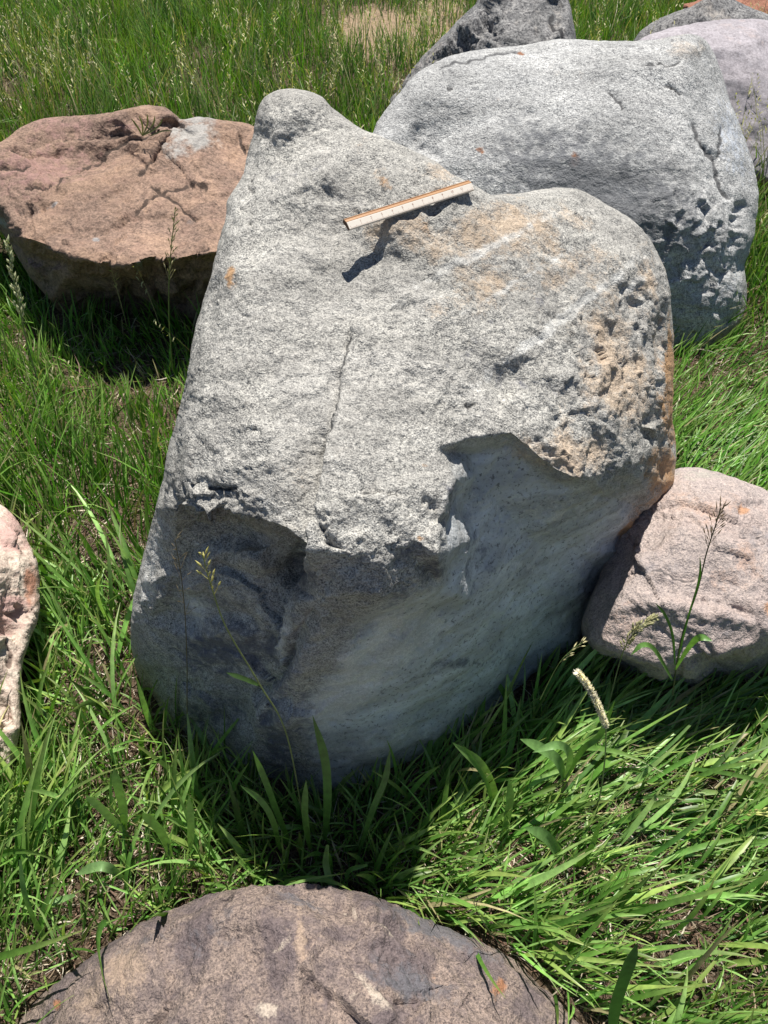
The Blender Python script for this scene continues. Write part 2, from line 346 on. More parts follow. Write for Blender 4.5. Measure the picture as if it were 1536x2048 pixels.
main_in = [(590,215,P_,.015),(545,240,P_,-.005),(560,300,P_,-.03),(640,262,P_,-.015),(700,300,P_,0),(760,330,P_,.005),(830,350,P_,.0),(900,375,P_,-.015),(960,405,P_,-.045),
 (520,400,P_,-.015),(600,380,P_,.0),(650,350,P_,.012),(700,400,P_,-.012),(640,470,P_,-.02),(690,470,P_,-.03),(740,515,P_,-.024),(768,512,P_,-.018),(700,560,P_,-.03),
 (778,450,P_,.016),(728,462,P_,-.010),(726,490,P_,-.018),(792,478,P_,.0),(835,525,P_,-.022),(840,432,P_,.004),(850,480,P_,-.010),(900,415,P_,-.006),(920,440,P_,-.02),(756,452,P_,.004),(760,482,P_,-.008),(1000,430,P_,-.06),(1080,420,P_,-.09),(1150,430,P_,-.12),
 (460,500,P_,-.03),(450,600,P_,-.03),(420,700,P_,-.04),(400,800,P_,-.045),(375,900,P_,-.07),(355,960,P_,-.10),(500,620,P_,-.01),(620,650,P_,-.015),(480,780,P_,-.01),(600,800,P_,-.01),(700,650,P_,-.01),
 (450,900,P_,-.04),(560,930,P_,-.01),(640,950,P_,-.01),(700,850,P_,-.0),(680,1000,P_,.0),(760,1000,P_,-.01),(780,620,P_,-.015),(800,600,P_,-.01),(780,750,P_,-.015),(800,880,P_,-.02),(860,960,P_,-.035),
 (870,900,P_,-.04),(900,600,P_,-.03),(1000,520,P_,-.06),(950,700,P_,-.055),(900,800,P_,-.05),(1050,600,P_,-.08),(1150,520,P_,-.12),(1220,500,P_,-.155),(1280,540,P_,-.20),(1310,620,P_,-.25),(1200,600,P_,-.14),
 (1280,680,P_,-.22),(1305,780,P_,-.27),(1200,730,P_,-.16),(1100,720,P_,-.10),(1060,770,P_,-.10),(1000,760,P_,-.095),(1000,830,P_,-.085),(1100,840,P_,-.125),(1200,850,P_,-.19),(1280,850,P_,-.27),(1312,860,P_,-.30),
 # right-hand lip and the face under it
 (925,884,P_,-.065),(975,872,P_,-.08),(1020,868,P_,-.09),(1060,905,P_,-.12),(1110,945,P_,-.165),(1160,963,P_,-.195),(1220,950,P_,-.25),(1280,925,P_,-.31),(1305,900,P_,-.34),
 (935,906,'y',.965),(975,892,'y',.975),(1022,890,'y',.98),(1060,926,'y',.985),(1110,966,'y',.985),(1160,984,'y',.985),(1220,972,'y',1.03),(1272,948,'y',1.08),
 (1250,1000,'y',1.14),(1235,1080,'y',1.16),(1215,1150,'y',1.17),(1150,1100,'y',1.06),(1150,1200,'y',1.09),(1060,1080,'y',.985),(1050,1250,'y',.99),(1000,1400,'y',.95),
 (950,950,'y',.955),(950,1080,'y',.90),(925,1000,'y',.92),(940,1200,'y',.86),(930,1350,'y',.86),(900,1480,'y',.86),
 (905,960,P_,-.055),(893,1000,P_,-.05),(885,1060,P_,-.045),(880,1110,P_,-.05),(905,1130,'y',.81),(880,1165,'y',.77),
 # orange flank
 (1262,985,'y',1.14),(1310,885,'y',1.20),(1335,850,'y',1.30),(1325,925,'y',1.26),(1320,965,'y',1.22),(1300,995,'y',1.20),(1258,1040,'y',1.16),(1285,1030,'y',1.24),(1240,1110,'y',1.14),
 # nose lip
 (400,1035,P_,-.10),(460,1022,P_,-.075),(520,1045,P_,-.05),(560,1060,P_,-.03),(600,1087,P_,-.01),(650,1097,P_,-.01),(700,1110,P_,-.02),(770,1095,P_,-.03),(830,1085,P_,-.04),
 (400,1058,'y',.90),(460,1045,'y',.89),(520,1070,'y',.87),(560,1085,'y',.82),(598,1108,'y',.80),(625,1116,'y',.715),(660,1122,'y',.715),(700,1132,'y',.708),(770,1125,'y',.715),(830,1120,'y',.742),(760,1190,'y',.698),(835,1180,'y',.728),(700,1185,'y',.695),
 (585,1160,'y',.84),(540,1250,'y',.81),(575,1280,'y',.75),(605,1200,'y',.74),(640,1200,'y',.715),(600,1330,'y',.74),(450,1130,'y',.885),(450,1250,'y',.865),(385,1200,'y',.90),(400,1350,'y',.865),(330,1350,'y',.93),
 (470,1420,'y',.83),(520,1420,'y',.80),(500,1520,'y',.785),(560,1400,'y',.76),(620,1450,'y',.755),(700,1250,'y',.73),(700,1400,'y',.755),(800,1250,'y',.77),(800,1400,'y',.79),(640,1580,'y',.745),(760,1560,'y',.775),
 # left flank
 (352,1010,P_,-.12),(345,1080,'y',.90),(335,1160,'y',.90),(325,1230,'y',.90),(300,1230,'y',.91),(295,1300,'y',.94)]
rock('grey_boulder', 'big pale speckled boulder in the centre with the ruler lying on top', grey_gneiss, main_out, main_in, plane=(.555, .35, 0), step=3.0, smooth_it=2, R=.035, wr=26, T=.35,
 chip=(.07, .42, 34), chip2=(.09, 6, [(430,1270,150,150),(560,1400,120,120)]),
 noise=(.009, .0036, .0014), nscale=(7, 26, 95),
 cracks=[([(702,630),(696,700),(678,780),(657,870),(645,950)],.007,4,-.004),([(660,850),(648,900),(640,950),(628,1020),(610,1092),(590,1160),(560,1240),(545,1310)],.012,6,-.018),([(652,880),(640,960),(632,1040),(650,1080),(672,1092)],.012,7),
  ([(655,1025),(646,1055),(660,1085),(690,1094)],.016,7),([(640,1210),(600,1290),(560,1360),(520,1400),(500,1480)],.010,10,-.016),([(360,1180),(380,1120),(430,1090),(500,1095),(560,1130)],.010,7,.014),([(300,1240),(380,1260),(450,1240),(520,1260)],.006,10,.014),([(500,1390),(540,1420),(590,1400)],.008,8,.014),([(410,975),(430,980),(455,985),(478,978)],.011,6),([(380,1060),(420,1050),(450,1060),(490,1055)],.008,9),
  ([(845,870),(865,830),(900,770),(930,735)],.004,5),([(930,815),(950,805)],.008,5),([(505,345),(500,370),(510,385)],.006,5),([(585,395),(600,385),(640,350)],.004,8),([(755,340),(760,380),(772,400)],.006,7),
  ([(860,440),(880,460),(905,470)],.006,8),([(495,440),(505,450)],.006,5),([(720,990),(760,985),(800,990)],.008,6,.006),([(840,1000),(870,1020),(890,1050)],.009,9)],
 bumps=[(850,980,40,25,20,.006),(820,1040,35,20,-15,.006),(720,1080,40,14,10,.007),(585,1155,30,40,0,-.03),(1040,765,60,26,15,-.005),(1090,720,50,30,0,-.008),(640,430,60,40,0,-.004),(1240,530,60,30,30,.008),
  (820,430,16,10,0,-.008),(870,415,18,10,0,-.010),(1300,1000,30,20,0,.01)],
 rough=[(440,1010,90,35,5,.5),(800,1120,70,50,0,.4),(1200,750,110,150,0,.55),(1280,620,40,90,0,.25),(850,1050,90,70,0,.45),(420,1000,60,35,0,1.6),(1150,920,120,40,10,.6),(950,1200,220,260,0,-.6),(700,1400,150,120,0,-.6),(1330,800,30,200,0,.3),(1280,1040,60,60,0,.3)],
 tints={'smooth':[([(925,895),(1030,885),(1100,960),(1160,985),(1280,950),(1250,1020),(1225,1190),(1100,1350),(980,1530),(700,1640),(640,1540),(612,1410),(680,1320),(720,1240),(790,1200),(880,1170),(895,1100),(905,1000)],40,1.0),(385,1220,30,60,0,.7)],
  't0':[(1020,520,260,100,10,.5),(1200,640,130,180,0,.45),(900,480,190,70,10,.7),(1050,440,160,50,0,.7),(1000,560,190,60,-30,.5),(1230,760,110,130,0,.75),(1130,900,120,60,10,.75),(1290,560,60,90,0,.55),(720,270,60,30,20,.4),(860,340,70,30,20,.45),(760,360,30,50,-20,.45),(860,1040,60,40,0,.35),(1310,700,40,200,0,.5),(600,900,60,100,0,.25)],
  't1':[(1342,780,26,180,0,.85),(1325,950,45,80,0,.85),(1262,1080,24,90,8,.85),(1230,1170,20,40,20,.85),(465,557,11,22,0,1),(850,935,12,8,0,.7),(842,1078,9,6,0,.9),(770,370,14,40,-25,.5),(740,432,20,8,0,.7),(858,460,18,30,-40,.45)],
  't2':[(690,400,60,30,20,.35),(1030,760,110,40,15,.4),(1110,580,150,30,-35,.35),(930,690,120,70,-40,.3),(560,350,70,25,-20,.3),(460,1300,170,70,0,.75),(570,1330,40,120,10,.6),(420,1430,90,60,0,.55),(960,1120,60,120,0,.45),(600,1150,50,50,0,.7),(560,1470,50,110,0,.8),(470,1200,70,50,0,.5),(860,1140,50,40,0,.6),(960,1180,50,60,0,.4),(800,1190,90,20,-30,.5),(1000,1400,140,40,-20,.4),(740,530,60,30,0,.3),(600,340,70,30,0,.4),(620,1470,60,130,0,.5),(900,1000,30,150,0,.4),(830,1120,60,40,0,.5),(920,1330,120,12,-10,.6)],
  't3':[(390,1225,26,40,0,.8),(540,1000,60,50,0,.4),(430,1100,60,20,0,.5),(610,1240,22,70,22,.5),(660,1180,60,35,0,.35),(470,1330,45,20,0,.4),(330,1330,30,60,0,.35),(565,1270,12,120,18,.7),(520,1230,30,40,0,.4),(1130,630,230,14,-38,.9),(970,500,200,14,-28,.8),(1040,560,160,8,-32,.7),(1190,800,80,20,-20,.4),(300,1130,20,110,10,.7),([(620,1400),(700,1290),(780,1225),(870,1215),(900,1260),(800,1330),(720,1420),(640,1470)],50,.95),([(640,1490),(800,1440),(960,1420),(940,1470),(700,1540)],40,.6),(1090,1020,110,50,5,.55),(960,1010,120,40,10,.45),(860,1245,50,5,5,.8),(1270,565,40,14,-40,.8),(1050,1130,150,12,10,.5),(760,1480,130,8,0,.5)]})  # left flank strip and nose ridge streak: lit look painted into the colour

# large grey boulder behind, right
bk = [(738,300,'y',2.65),(752,250,'y',2.75),(775,215,'y',2.8),(800,185,'y',2.85),(830,150,'y',2.9),(880,120,'y',2.95),(930,104,'y',3.0),(1000,95,'y',3.0),(1060,88,'y',3.0),(1120,78,'y',3.0),(1180,80,'y',3.0),(1240,82,'y',3.0),(1300,80,'y',3.0),
 (1350,72,'y',3.0),(1385,68,'y',3.0),(1410,80,'y',3.02),(1430,110,'y',3.05),(1445,150,'y',3.05),(1460,200,'y',3.0),(1475,240,'y',2.95),(1490,280,'y',2.9),(1505,320,'y',2.85),(1515,370,'y',2.75),(1517,400,'y',2.7),(1510,460,'y',2.65),(1500,500,'y',2.6),
 (1490,530,'y',2.6),(1494,580,'y',2.55),(1490,620,'y',2.5),(1475,655,'y',2.44),(1440,700,'y',2.40),(1400,740,'y',2.36),(1350,765,'y',2.33),(1250,800,'y',2.3),(1000,700,'y',2.45),(850,500,'y',2.5),(760,370,'y',2.6)]
bki = [(850,190,'y',2.82),(950,150,'y',2.88),(1100,140,'y',2.86),(1250,140,'y',2.86),(1370,120,'y',2.9),(820,250,'y',2.74),(850,300,'y',2.70),(950,220,'y',2.76),(1100,210,'y',2.74),(1250,200,'y',2.76),(1360,200,'y',2.78),
 (900,330,'y',2.62),(1000,320,'y',2.58),(1150,320,'y',2.57),(1280,320,'y',2.58),(1370,300,'y',2.62),(1000,400,'y',2.49),(1100,430,'y',2.46),(1250,450,'y',2.44),(1350,430,'y',2.45),(1250,600,'y',2.35),(1350,560,'y',2.37),(1400,420,'y',2.48),(1415,300,'y',2.68),(1400,170,'y',2.88),
 (1425,550,'y',2.41),(1420,650,'y',2.37),(1450,380,'y',2.62),(1455,300,'y',2.75),(1430,200,'y',2.9),(1460,480,'y',2.47),(1475,560,'y',2.47)]
back_gneiss = rock_mat('grey_gneiss_behind', (.66, .655, .63), (.40, .40, .395), (.13, .13, .135), grain=200, contrast=.4, patch=(4, .4), bump=1.0,
    tints=(('t0', (.58, .48, .38), .6), ('t1', (.30, .11, .03), .95), ('t2', (.19, .195, .205), .92), ('t3', (.55, .60, .68), .7)), layer=((0, .6, .2), (1, 1, 4)))
rock('grey_boulder', 'large light grey boulder standing behind the boulder that carries the ruler', back_gneiss, bk, bki, step=3.2, smooth_it=8, R=.06, wr=40, T=.5, fold=(.7, .7, 1.5), chip=(.012, .3, 16),
 noise=(.009, .0022, .0012), nscale=(4, 18, 60),
 cracks=[([(1190,105),(1230,112),(1290,118),(1340,125)],.014,5,.01),([(1270,135),(1330,130),(1370,110)],.008,4),([(1380,240),(1400,280),(1430,320),(1440,380),(1460,400)],.016,6),([(1430,320),(1440,290),(1445,250)],.01,5),
  ([(1330,170),(1350,180),(1360,190)],.012,4),([(860,145),(900,125),(960,112),(1050,105)],.008,5),([(890,175),(905,178)],.01,5),([(1215,180),(1235,200),(1250,225)],.008,6),([(1420,480),(1440,560),(1430,640)],.02,8),
  ([(1350,420),(1375,500),(1380,560)],.012,8),([(830,270),(845,300),(880,320)],.012,10),([(1480,400),(1470,470),(1465,500)],.03,10)],
 bumps=[(830,270,14,26,20,-.015),(1060,225,14,8,0,-.008),(1440,600,30,50,10,.02),(1400,470,40,50,0,.015),(1385,600,30,50,0,.012)],
 rough=[(1445,580,45,110,0,.35),(1000,110,250,30,0,-.4),(1380,500,60,120,0,1.5)],
 tints={'t0':[(1370,95,70,30,20,.6),(1130,150,80,40,10,.3),(1250,180,80,30,10,.3)],'t1':[(962,300,13,9,0,1),(1147,315,17,15,0,1),(945,198,14,4,0,.5),(1040,108,10,5,0,.9),(995,200,14,5,0,.4)],
  't2':[(1190,380,280,130,20,.85),(1250,560,130,120,0,.6),(880,300,80,50,30,.35)],'t3':[(1465,280,40,120,-15,.6),(1450,560,50,120,0,.35)]})

# dark rock at the back
dark_rock = rock_mat('dark_schist', (.34, .33, .32), (.20, .20, .20), (.035, .035, .04), grain=90, contrast=.5, patch=(6, .5), bump=1.0, patchcol=(.12, .12, .12), tints=(('t0', (.45, .40, .35), .6), ('t1', (.3, .15, .08), .5)))
rock('dark_boulder', 'dark pointed boulder at the top edge between grass and grey boulder', dark_rock,
 [(780,215,'y',4.05),(800,175,'y',4.1),(830,130,'y',4.15),(870,88,'y',4.2),(910,48,'y',4.25),(950,8,'y',4.3),(970,-25,'y',4.3),(1010,-60,'y',4.35),(1080,-75,'y',4.4),(1125,-40,'y',4.4),(1137,0,'y',4.4),(1146,40,'y',4.3),(1153,80,'y',4.2),(1150,130,'y',4.1),(1000,240,'y',3.8),(850,270,'y',3.9)],
 [(850,150,'y',4.0),(920,90,'y',4.08),(1000,40,'y',4.12),(1080,20,'y',4.2),(1000,-20,'y',4.25),(950,130,'y',3.98),(1060,90,'y',4.02),(1120,60,'y',4.15),(1000,180,'y',3.9)], step=4, R=.06, wr=22, T=.6,
 chip=(.10, .3, 10), chip2=(.25, 3), noise=(.02, .008, .005), nscale=(4, 14, 45), tints={'t0':[(860,120,20,120,45,.5),(1100,40,60,60,0,.4)]}, rough=[(930,90,90,50,-45,1.0)], ridged=.3,
 cracks=[([(960,20),(990,70),(1000,110)],.03,7),([(900,110),(940,80),(975,40)],.03,8),([(1110,20),(1115,90)],.015,6)])
mauve = rock_mat('mauve_granite', (.42, .39, .41), (.33, .30, .32), (.20, .18, .19), grain=90, contrast=.25, patch=(3, .4), bump=.5, tints=(('t0', (.45, .33, .28), .5), ('t1', (.5, .25, .12), .5)))
rock('dark_boulder', 'dark ridged rock at the top right behind the smooth mauve boulder', dark_rock,
 [(1262,95,'y',4.5),(1275,70,'y',4.55),(1300,47,'y',4.6),(1340,28,'y',4.65),(1385,12,'y',4.7),(1415,-4,'y',4.7),(1450,-8,'y',4.75),(1490,10,'y',4.75),(1545,32,'y',4.7),(1620,70,'y',4.6),(1600,140,'y',4.4),(1400,160,'y',4.3),(1280,130,'y',4.4)],
 [(1330,70,'y',4.5),(1400,50,'y',4.5),(1450,30,'y',4.6),(1500,60,'y',4.5)], step=4, R=.05, wr=16, T=.5, noise=(.03, .02, .007), nscale=(4, 14, 45), ridged=.3,
 tints={'t0':[(1430,30,60,20,20,.7)]})
rock('mauve_boulder', 'smooth mauve grey boulder cut by the right edge behind the grey boulder', mauve,
 [(1272,92,'y',4.1),(1320,62,'y',4.2),(1370,50,'y',4.25),(1430,41,'y',4.3),(1500,38,'y',4.3),(1570,48,'y',4.3),(1650,90,'y',4.25),(1700,200,'y',4.0),(1670,340,'y',3.7),(1600,400,'y',3.5),(1520,365,'y',3.55),(1440,340,'y',3.6),(1380,300,'y',3.65),(1300,180,'y',3.9)],
 [(1400,100,'y',4.0),(1500,90,'y',4.02),(1450,180,'y',3.85),(1540,180,'y',3.85),(1500,270,'y',3.68),(1420,260,'y',3.72),(1600,280,'y',3.7)], step=4, R=.06, wr=30, T=.5, smooth_it=8,
 noise=(.02, .008, .002), nscale=(3, 12, 50), tints={'t0':[(1480,60,80,30,0,.4)],'t1':[(1500,275,20,8,0,.5)]})
red_rock = rock_mat('red_sandstone', (.42, .20, .13), (.32, .14, .09), (.14, .05, .03), grain=90, contrast=.3, patch=(4, .4), bump=.8, tints=())
rock('red_boulder', 'rust red rock in the far top right corner', red_rock,
 [(1365,14,'y',5.5),(1390,2,'y',5.6),(1420,-10,'y',5.7),(1480,-20,'y',5.8),(1560,-20,'y',5.8),(1640,10,'y',5.7),(1680,80,'y',5.4),(1560,90,'y',5.3),(1420,60,'y',5.4)],
 [(1450,20,'y',5.5),(1520,20,'y',5.5),(1580,40,'y',5.5)], step=4, R=.05, wr=14, T=.5, noise=(.03, .015, .006), nscale=(4, 14, 45))

# brown slab, left
brown = rock_mat('brown_sandstone', (.35, .235, .175), (.25, .155, .12), (.06, .04, .032), grain=110, contrast=.15, patch=(3.5, .55), bump=1.0, patchcol=(.39, .255, .175),
    tints=(('t0', (.40, .40, .38), .8), ('t1', (.34, .20, .175), .8), ('t2', (.10, .09, .09), .7), ('t3', (.33, .33, .33), .8)))
rock('brown_slab', 'flat topped reddish brown slab of rock lying left of the centre boulder', brown,
 [(-170,330,'h',.36),(-90,300,'h',.42),(0,285,'h',.48),(40,256,'h',.50),(90,236,'h',.52),(150,232,'h',.53),(220,225,'h',.55),(285,211,'h',.56),(325,213,'h',.56),(350,228,'h',.55),(362,240,'h',.53),(395,234,'h',.53),(430,238,'h',.53),(470,243,'h',.51),(505,252,'h',.5),(560,300,'h',.46),
  (570,430,'h',.38),(520,560,'y',2.42),(440,700,'y',2.58),(380,720,'y',2.62),(320,700,'y',2.64),(270,675,'y',2.65),(200,650,'y',2.66),(140,640,'y',2.58),(100,600,'y',2.52),(65,560,'y',2.6),(38,520,'y',2.65),(12,475,'y',2.72),(-20,450,'y',2.8),(-100,430,'y',2.8),(-170,390,'y',2.9)],
 [(0,340,'h',.43),(80,300,'h',.47),(180,275,'h',.50),(270,262,'h',.525),(320,240,'h',.545),(350,250,'h',.50),(400,280,'h',.50),(470,290,'h',.47),(250,300,'h',.46),(160,330,'h',.435),(80,380,'h',.41),(0,405,'h',.385),(20,425,'h',.37),
  (300,340,'h',.45),(400,350,'h',.45),(480,380,'h',.42),(200,400,'h',.415),(300,430,'h',.41),(400,450,'h',.40),(60,450,'h',.38),(45,478,'h',.36),(100,498,'h',.365),(150,518,'h',.37),(200,528,'h',.37),(262,532,'h',.37),(300,517,'h',.375),(350,520,'h',.375),(420,508,'h',.375),(480,500,'h',.37),
  (45,494,'y',2.62),(100,514,'y',2.52),(150,532,'y',2.44),(200,542,'y',2.42),(262,545,'y',2.41),(300,530,'y',2.42),(350,533,'y',2.42),(420,522,'y',2.42),(120,570,'y',2.52),(200,600,'y',2.58),(300,600,'y',2.58),(370,600,'y',2.55),(330,560,'y',2.43)], step=3.0, smooth_it=1, R=.03, wr=14, T=.4,
 chip=(.09, .3, 11), chip2=(.10, 3.6),
 noise=(.006, .004, .003), nscale=(5, 15, 50), ridged=.1,
 cracks=[([(110,400),(125,370),(150,350),(190,325),(215,295),(250,280),(290,270),(310,255),(345,235)],.016,5,.004),([(0,305),(40,298),(110,272),(180,275),(250,265)],.020,5,.01),([(30,425),(60,422),(105,415)],.024,7),([(262,425),(300,395),(350,380),(385,367)],.010,3.5),
  ([(290,370),(320,385),(345,400),(380,425),(400,440)],.012,4),([(275,355),(300,340),(318,325)],.01,4),([(110,372),(95,385),(50,390)],.02,5),([(375,365),(420,380)],.012,6),([(390,500),(420,495)],.02,5),([(480,270),(495,300)],.012,4),([(0,340),(50,350),(70,338)],.014,4),([(345,440),(370,430),(400,435)],.01,8)],
 bumps=[(300,225,60,14,0,.012),(150,500,60,20,0,.01),(320,590,60,20,0,.02),(380,620,40,18,0,.03)],
 tints={'t0':[(385,275,60,38,10,.9),(350,305,50,25,0,.5),(400,240,50,12,0,.8)],'t1':[(80,340,150,70,-10,.7),(120,250,120,30,0,.6),(220,245,90,20,0,.5)],'t2':[(350,220,15,10,0,.8),(380,435,20,8,0,.7),(60,425,30,8,0,.6)],'t3':[(190,472,12,7,0,1),(285,530,22,6,0,1),(105,412,20,6,0,.8),(5,445,14,14,0,.9)]},
 rough=[(250,528,230,18,0,1.0),(340,590,90,50,0,2.2)])

# pinkish rock on the right
pink = rock_mat('pinkish_gneiss', (.58, .48, .43), (.42, .35, .33), (.17, .15, .15), grain=260, contrast=.3, patch=(5, .45), bump=.9, patchcol=(.52, .40, .35),
    tints=(('t0', (.58, .38, .28), .7), ('t1', (.55, .27, .12), .8), ('t2', (.28, .27, .29), .6), ('t3', (.40, .38, .32), .7)))
rock('pinkish_boulder', 'low pinkish grey boulder at the right edge beside the centre boulder', pink,
 [(1290,990,'h',0.330),(1340,945,'h',0.330),(1380,934,'h',0.330),(1430,943,'h',0.330),(1480,960,'h',0.320),(1540,985,'h',0.300),(1640,1050,'h',0.250),(1690,1160,'y',1.25),(1660,1270,'y',1.12),(1600,1330,'y',1.08),(1540,1365,'y',1.05),(1480,1385,'y',1.03),(1400,1400,'y',1.02),(1320,1385,'y',1.03),(1250,1360,'y',1.05),
  (1205,1325,'y',1.08),(1170,1290,'y',1.12),(1165,1240,'h',0.200),(1200,1150,'h',0.250),(1240,1050,'h',0.300)],
 [(1380,990,'h',0.380),(1450,1000,'h',0.375),(1530,1040,'h',0.350),(1350,1080,'h',0.375),(1450,1100,'h',0.375),(1560,1130,'h',0.340),(1280,1130,'h',0.350),(1300,1200,'h',0.335),(1400,1200,'h',0.335),(1500,1200,'h',0.325),(1230,1220,'h',0.300),
  (1190,1285,'h',0.215),(1250,1300,'h',0.235),(1330,1335,'h',0.220),(1380,1318,'h',0.250),(1430,1305,'h',0.265),(1500,1290,'h',0.270),(1545,1260,'h',0.280),(1620,1230,'h',0.250),(1260,1325,'y',.98),(1335,1352,'y',.97),(1430,1330,'y',.98),(1500,1315,'y',.95),(1550,1290,'y',.98)], step=3.2, smooth_it=1, R=.025, wr=18, T=.3, chip=(.08, .3, 12), chip2=(.07, 5),
 noise=(.009, .004, .002), nscale=(7, 20, 80),
 cracks=[([(1260,1080),(1290,1090),(1320,1100)],.006,6,.004),([(1290,1145),(1320,1140),(1345,1155),(1400,1160)],.010,6,.008),([(1300,1190),(1340,1195),(1390,1205),(1450,1215),(1500,1240)],.010,8,.01),([(1480,1070),(1536,1075)],.010,5,.006),([(1430,1160),(1480,1165)],.005,5)],
 bumps=[(1330,1170,70,14,5,-.006),(1400,1225,90,16,10,.008)],
 tints={'t0':[(1400,1020,120,50,10,.5),(1480,1130,60,80,20,.55),(1250,1240,60,50,0,.4)],'t1':[(1490,1020,22,9,0,.9),(1530,1220,20,20,0,.7)],'t2':[(1300,1130,90,40,0,.5),(1440,1250,100,30,-10,.5),(1530,1080,60,40,0,.6)],'t3':[(1400,950,60,14,5,.7)]})

# rock at the left edge
cream = rock_mat('cream_quartzite', (.76, .66, .54), (.62, .50, .40), (.28, .20, .16), grain=120, contrast=.2, patch=(7, .5), bump=.9, patchcol=(.55, .40, .34),
    tints=(('t0', (.36, .14, .07), .85), ('t1', (.55, .35, .31), .9), ('t2', (.2, .16, .14), .5)))
rock('cream_boulder', 'cream and pink rock with rusty stained top at the left edge', cream,
 [(-300,1080,'h',.3),(-150,1010,'h',.3),(-60,990,'h',.28),(0,1008,'h',.26),(30,1035,'h',.26),(55,1080,'h',.25),(74,1120,'h',.24),(80,1180,'h',.22),(76,1235,'h',.20),(60,1280,'h',.18),(45,1330,'h',.17),(40,1400,'h',.16),(42,1450,'h',.14),(30,1505,'h',.10),(12,1560,'h',.06),(-40,1610,'h',0),(-200,1640,'h',0),(-320,1500,'h',.1),(-360,1250,'h',.2)],
 [(-100,1100,'h',.36),(0,1100,'h',.31),(30,1130,'h',.27),(-20,1200,'h',.31),(30,1220,'h',.22),(10,1300,'h',.2),(-60,1350,'h',.27),(0,1400,'h',.17),(5,1480,'h',.12),(-60,1500,'h',.18),(-200,1300,'h',.33),(-200,1500,'h',.2)], step=3.5, smooth_it=3, R=.03, wr=20, T=.25,
 chip=(.09, .3, 16), chip2=(.2, 7), noise=(.010, .005, .0025), nscale=(8, 24, 80), ridged=.2, cracks=[([(15,1180),(25,1200),(20,1240),(35,1270)],.012,7),([(0,1250),(20,1300),(15,1340)],.01,6)],
 tints={'t0':[(60,1170,18,60,0,.9),(45,1100,26,30,0,.55)],'t1':[(20,1230,50,60,0,.8),(20,1060,50,60,0,.8),(20,1420,30,60,0,.5)]})

# rock in front, under the viewer
front_m = rock_mat('brownish_grey_granite', (.36, .275, .225), (.18, .14, .135), (.07, .056, .055), grain=260, contrast=.35, patch=(9, .85), bump=.9, patchcol=(.12, .095, .098),
    tints=(('t0', (.42, .31, .23), .85), ('t1', (.40, .17, .07), .8), ('t2', (.13, .13, .145), .85), ('t3', (.56, .47, .38), .9)))
rock('brown_grey_boulder', 'brownish grey boulder in the foreground at the bottom of the view', front_m,
 [(-110,2150,'h',-0.040),(20,2050,'h',-0.010),(100,1977,'h',0.030),(170,1922,'h',0.060),(230,1880,'h',0.080),(300,1837,'h',0.100),(370,1808,'h',0.110),(430,1785,'h',0.120),(500,1774,'h',0.130),(560,1770,'h',0.130),(620,1768,'h',0.130),(680,1775,'h',0.120),(740,1790,'h',0.110),(800,1812,'h',0.100),(860,1842,'h',0.090),(930,1872,'h',0.070),
  (980,1892,'h',0.060),(1028,1918,'h',0.040),(1060,1952,'h',0.030),(1110,1998,'h',0.010),(1170,2050,'h',-0.010),(1270,2140,'h',-0.050),(1320,2300,'h',-0.070),(1000,2430,'h',0.010),(600,2460,'h',0.030),(200,2430,'h',0.010),(-150,2330,'h',-0.040)],
 [(300,1900,'h',0.160),(430,1850,'h',0.180),(560,1840,'h',0.205),(600,1850,'h',0.220),(500,1920,'h',0.195),(480,1990,'h',0.220),(740,1840,'h',0.195),(700,1900,'h',0.210),(800,1890,'h',0.170),(900,1950,'h',0.170),(760,2000,'h',0.225),(600,2050,'h',0.240),(400,2000,'h',0.210),(250,1980,'h',0.160),(150,2040,'h',0.110),(1000,2020,'h',0.120),(600,2250,'h',0.240),(300,2200,'h',0.190),(900,2200,'h',0.190),(660,1830,'h',0.185)], step=3.2, smooth_it=1, R=.025, wr=22, T=.2, ridged=.3, jag=4, chip=(.06, .15, 12), chip2=(.15, 5),
 noise=(.016, .006, .002), nscale=(7, 20, 90),
 cracks=[([(740,1830),(800,1862),(850,1895),(880,1930)],.004,8,.006),([(510,1930),(560,1900),(600,1850)],.003,8,.003),([(730,1970),(760,1990),(800,2040)],.004,7,.004),([(980,2010),(1000,2048)],.006,6)],
 bumps=[(840,1960,90,45,20,-.008),(500,1880,60,30,-20,-.004)], rough=[(840,1960,110,60,20,1.6)],
 tints={'t0':[(250,1960,60,100,50,.75),(600,1870,14,90,0,.7),(470,1900,40,14,-30,.4),(200,2000,50,60,0,.6),(620,1990,50,25,0,.5),(920,1990,50,30,0,.4)],'t1':[(1000,1970,20,16,0,.8),(115,2010,8,10,0,.7),(880,1915,12,8,0,.4)],'t2':[(870,1856,170,16,24,.8),(320,1870,120,16,-33,.5),(820,1960,110,60,20,.75),(420,1880,100,40,-25,.5),(600,1800,110,25,0,.5)],'t3':[(760,1850,120,5,30,.6),(560,1900,12,90,38,.5),(750,2000,14,70,-35,.8),(540,2020,30,25,0,.6),(700,2000,20,20,0,.5)]})

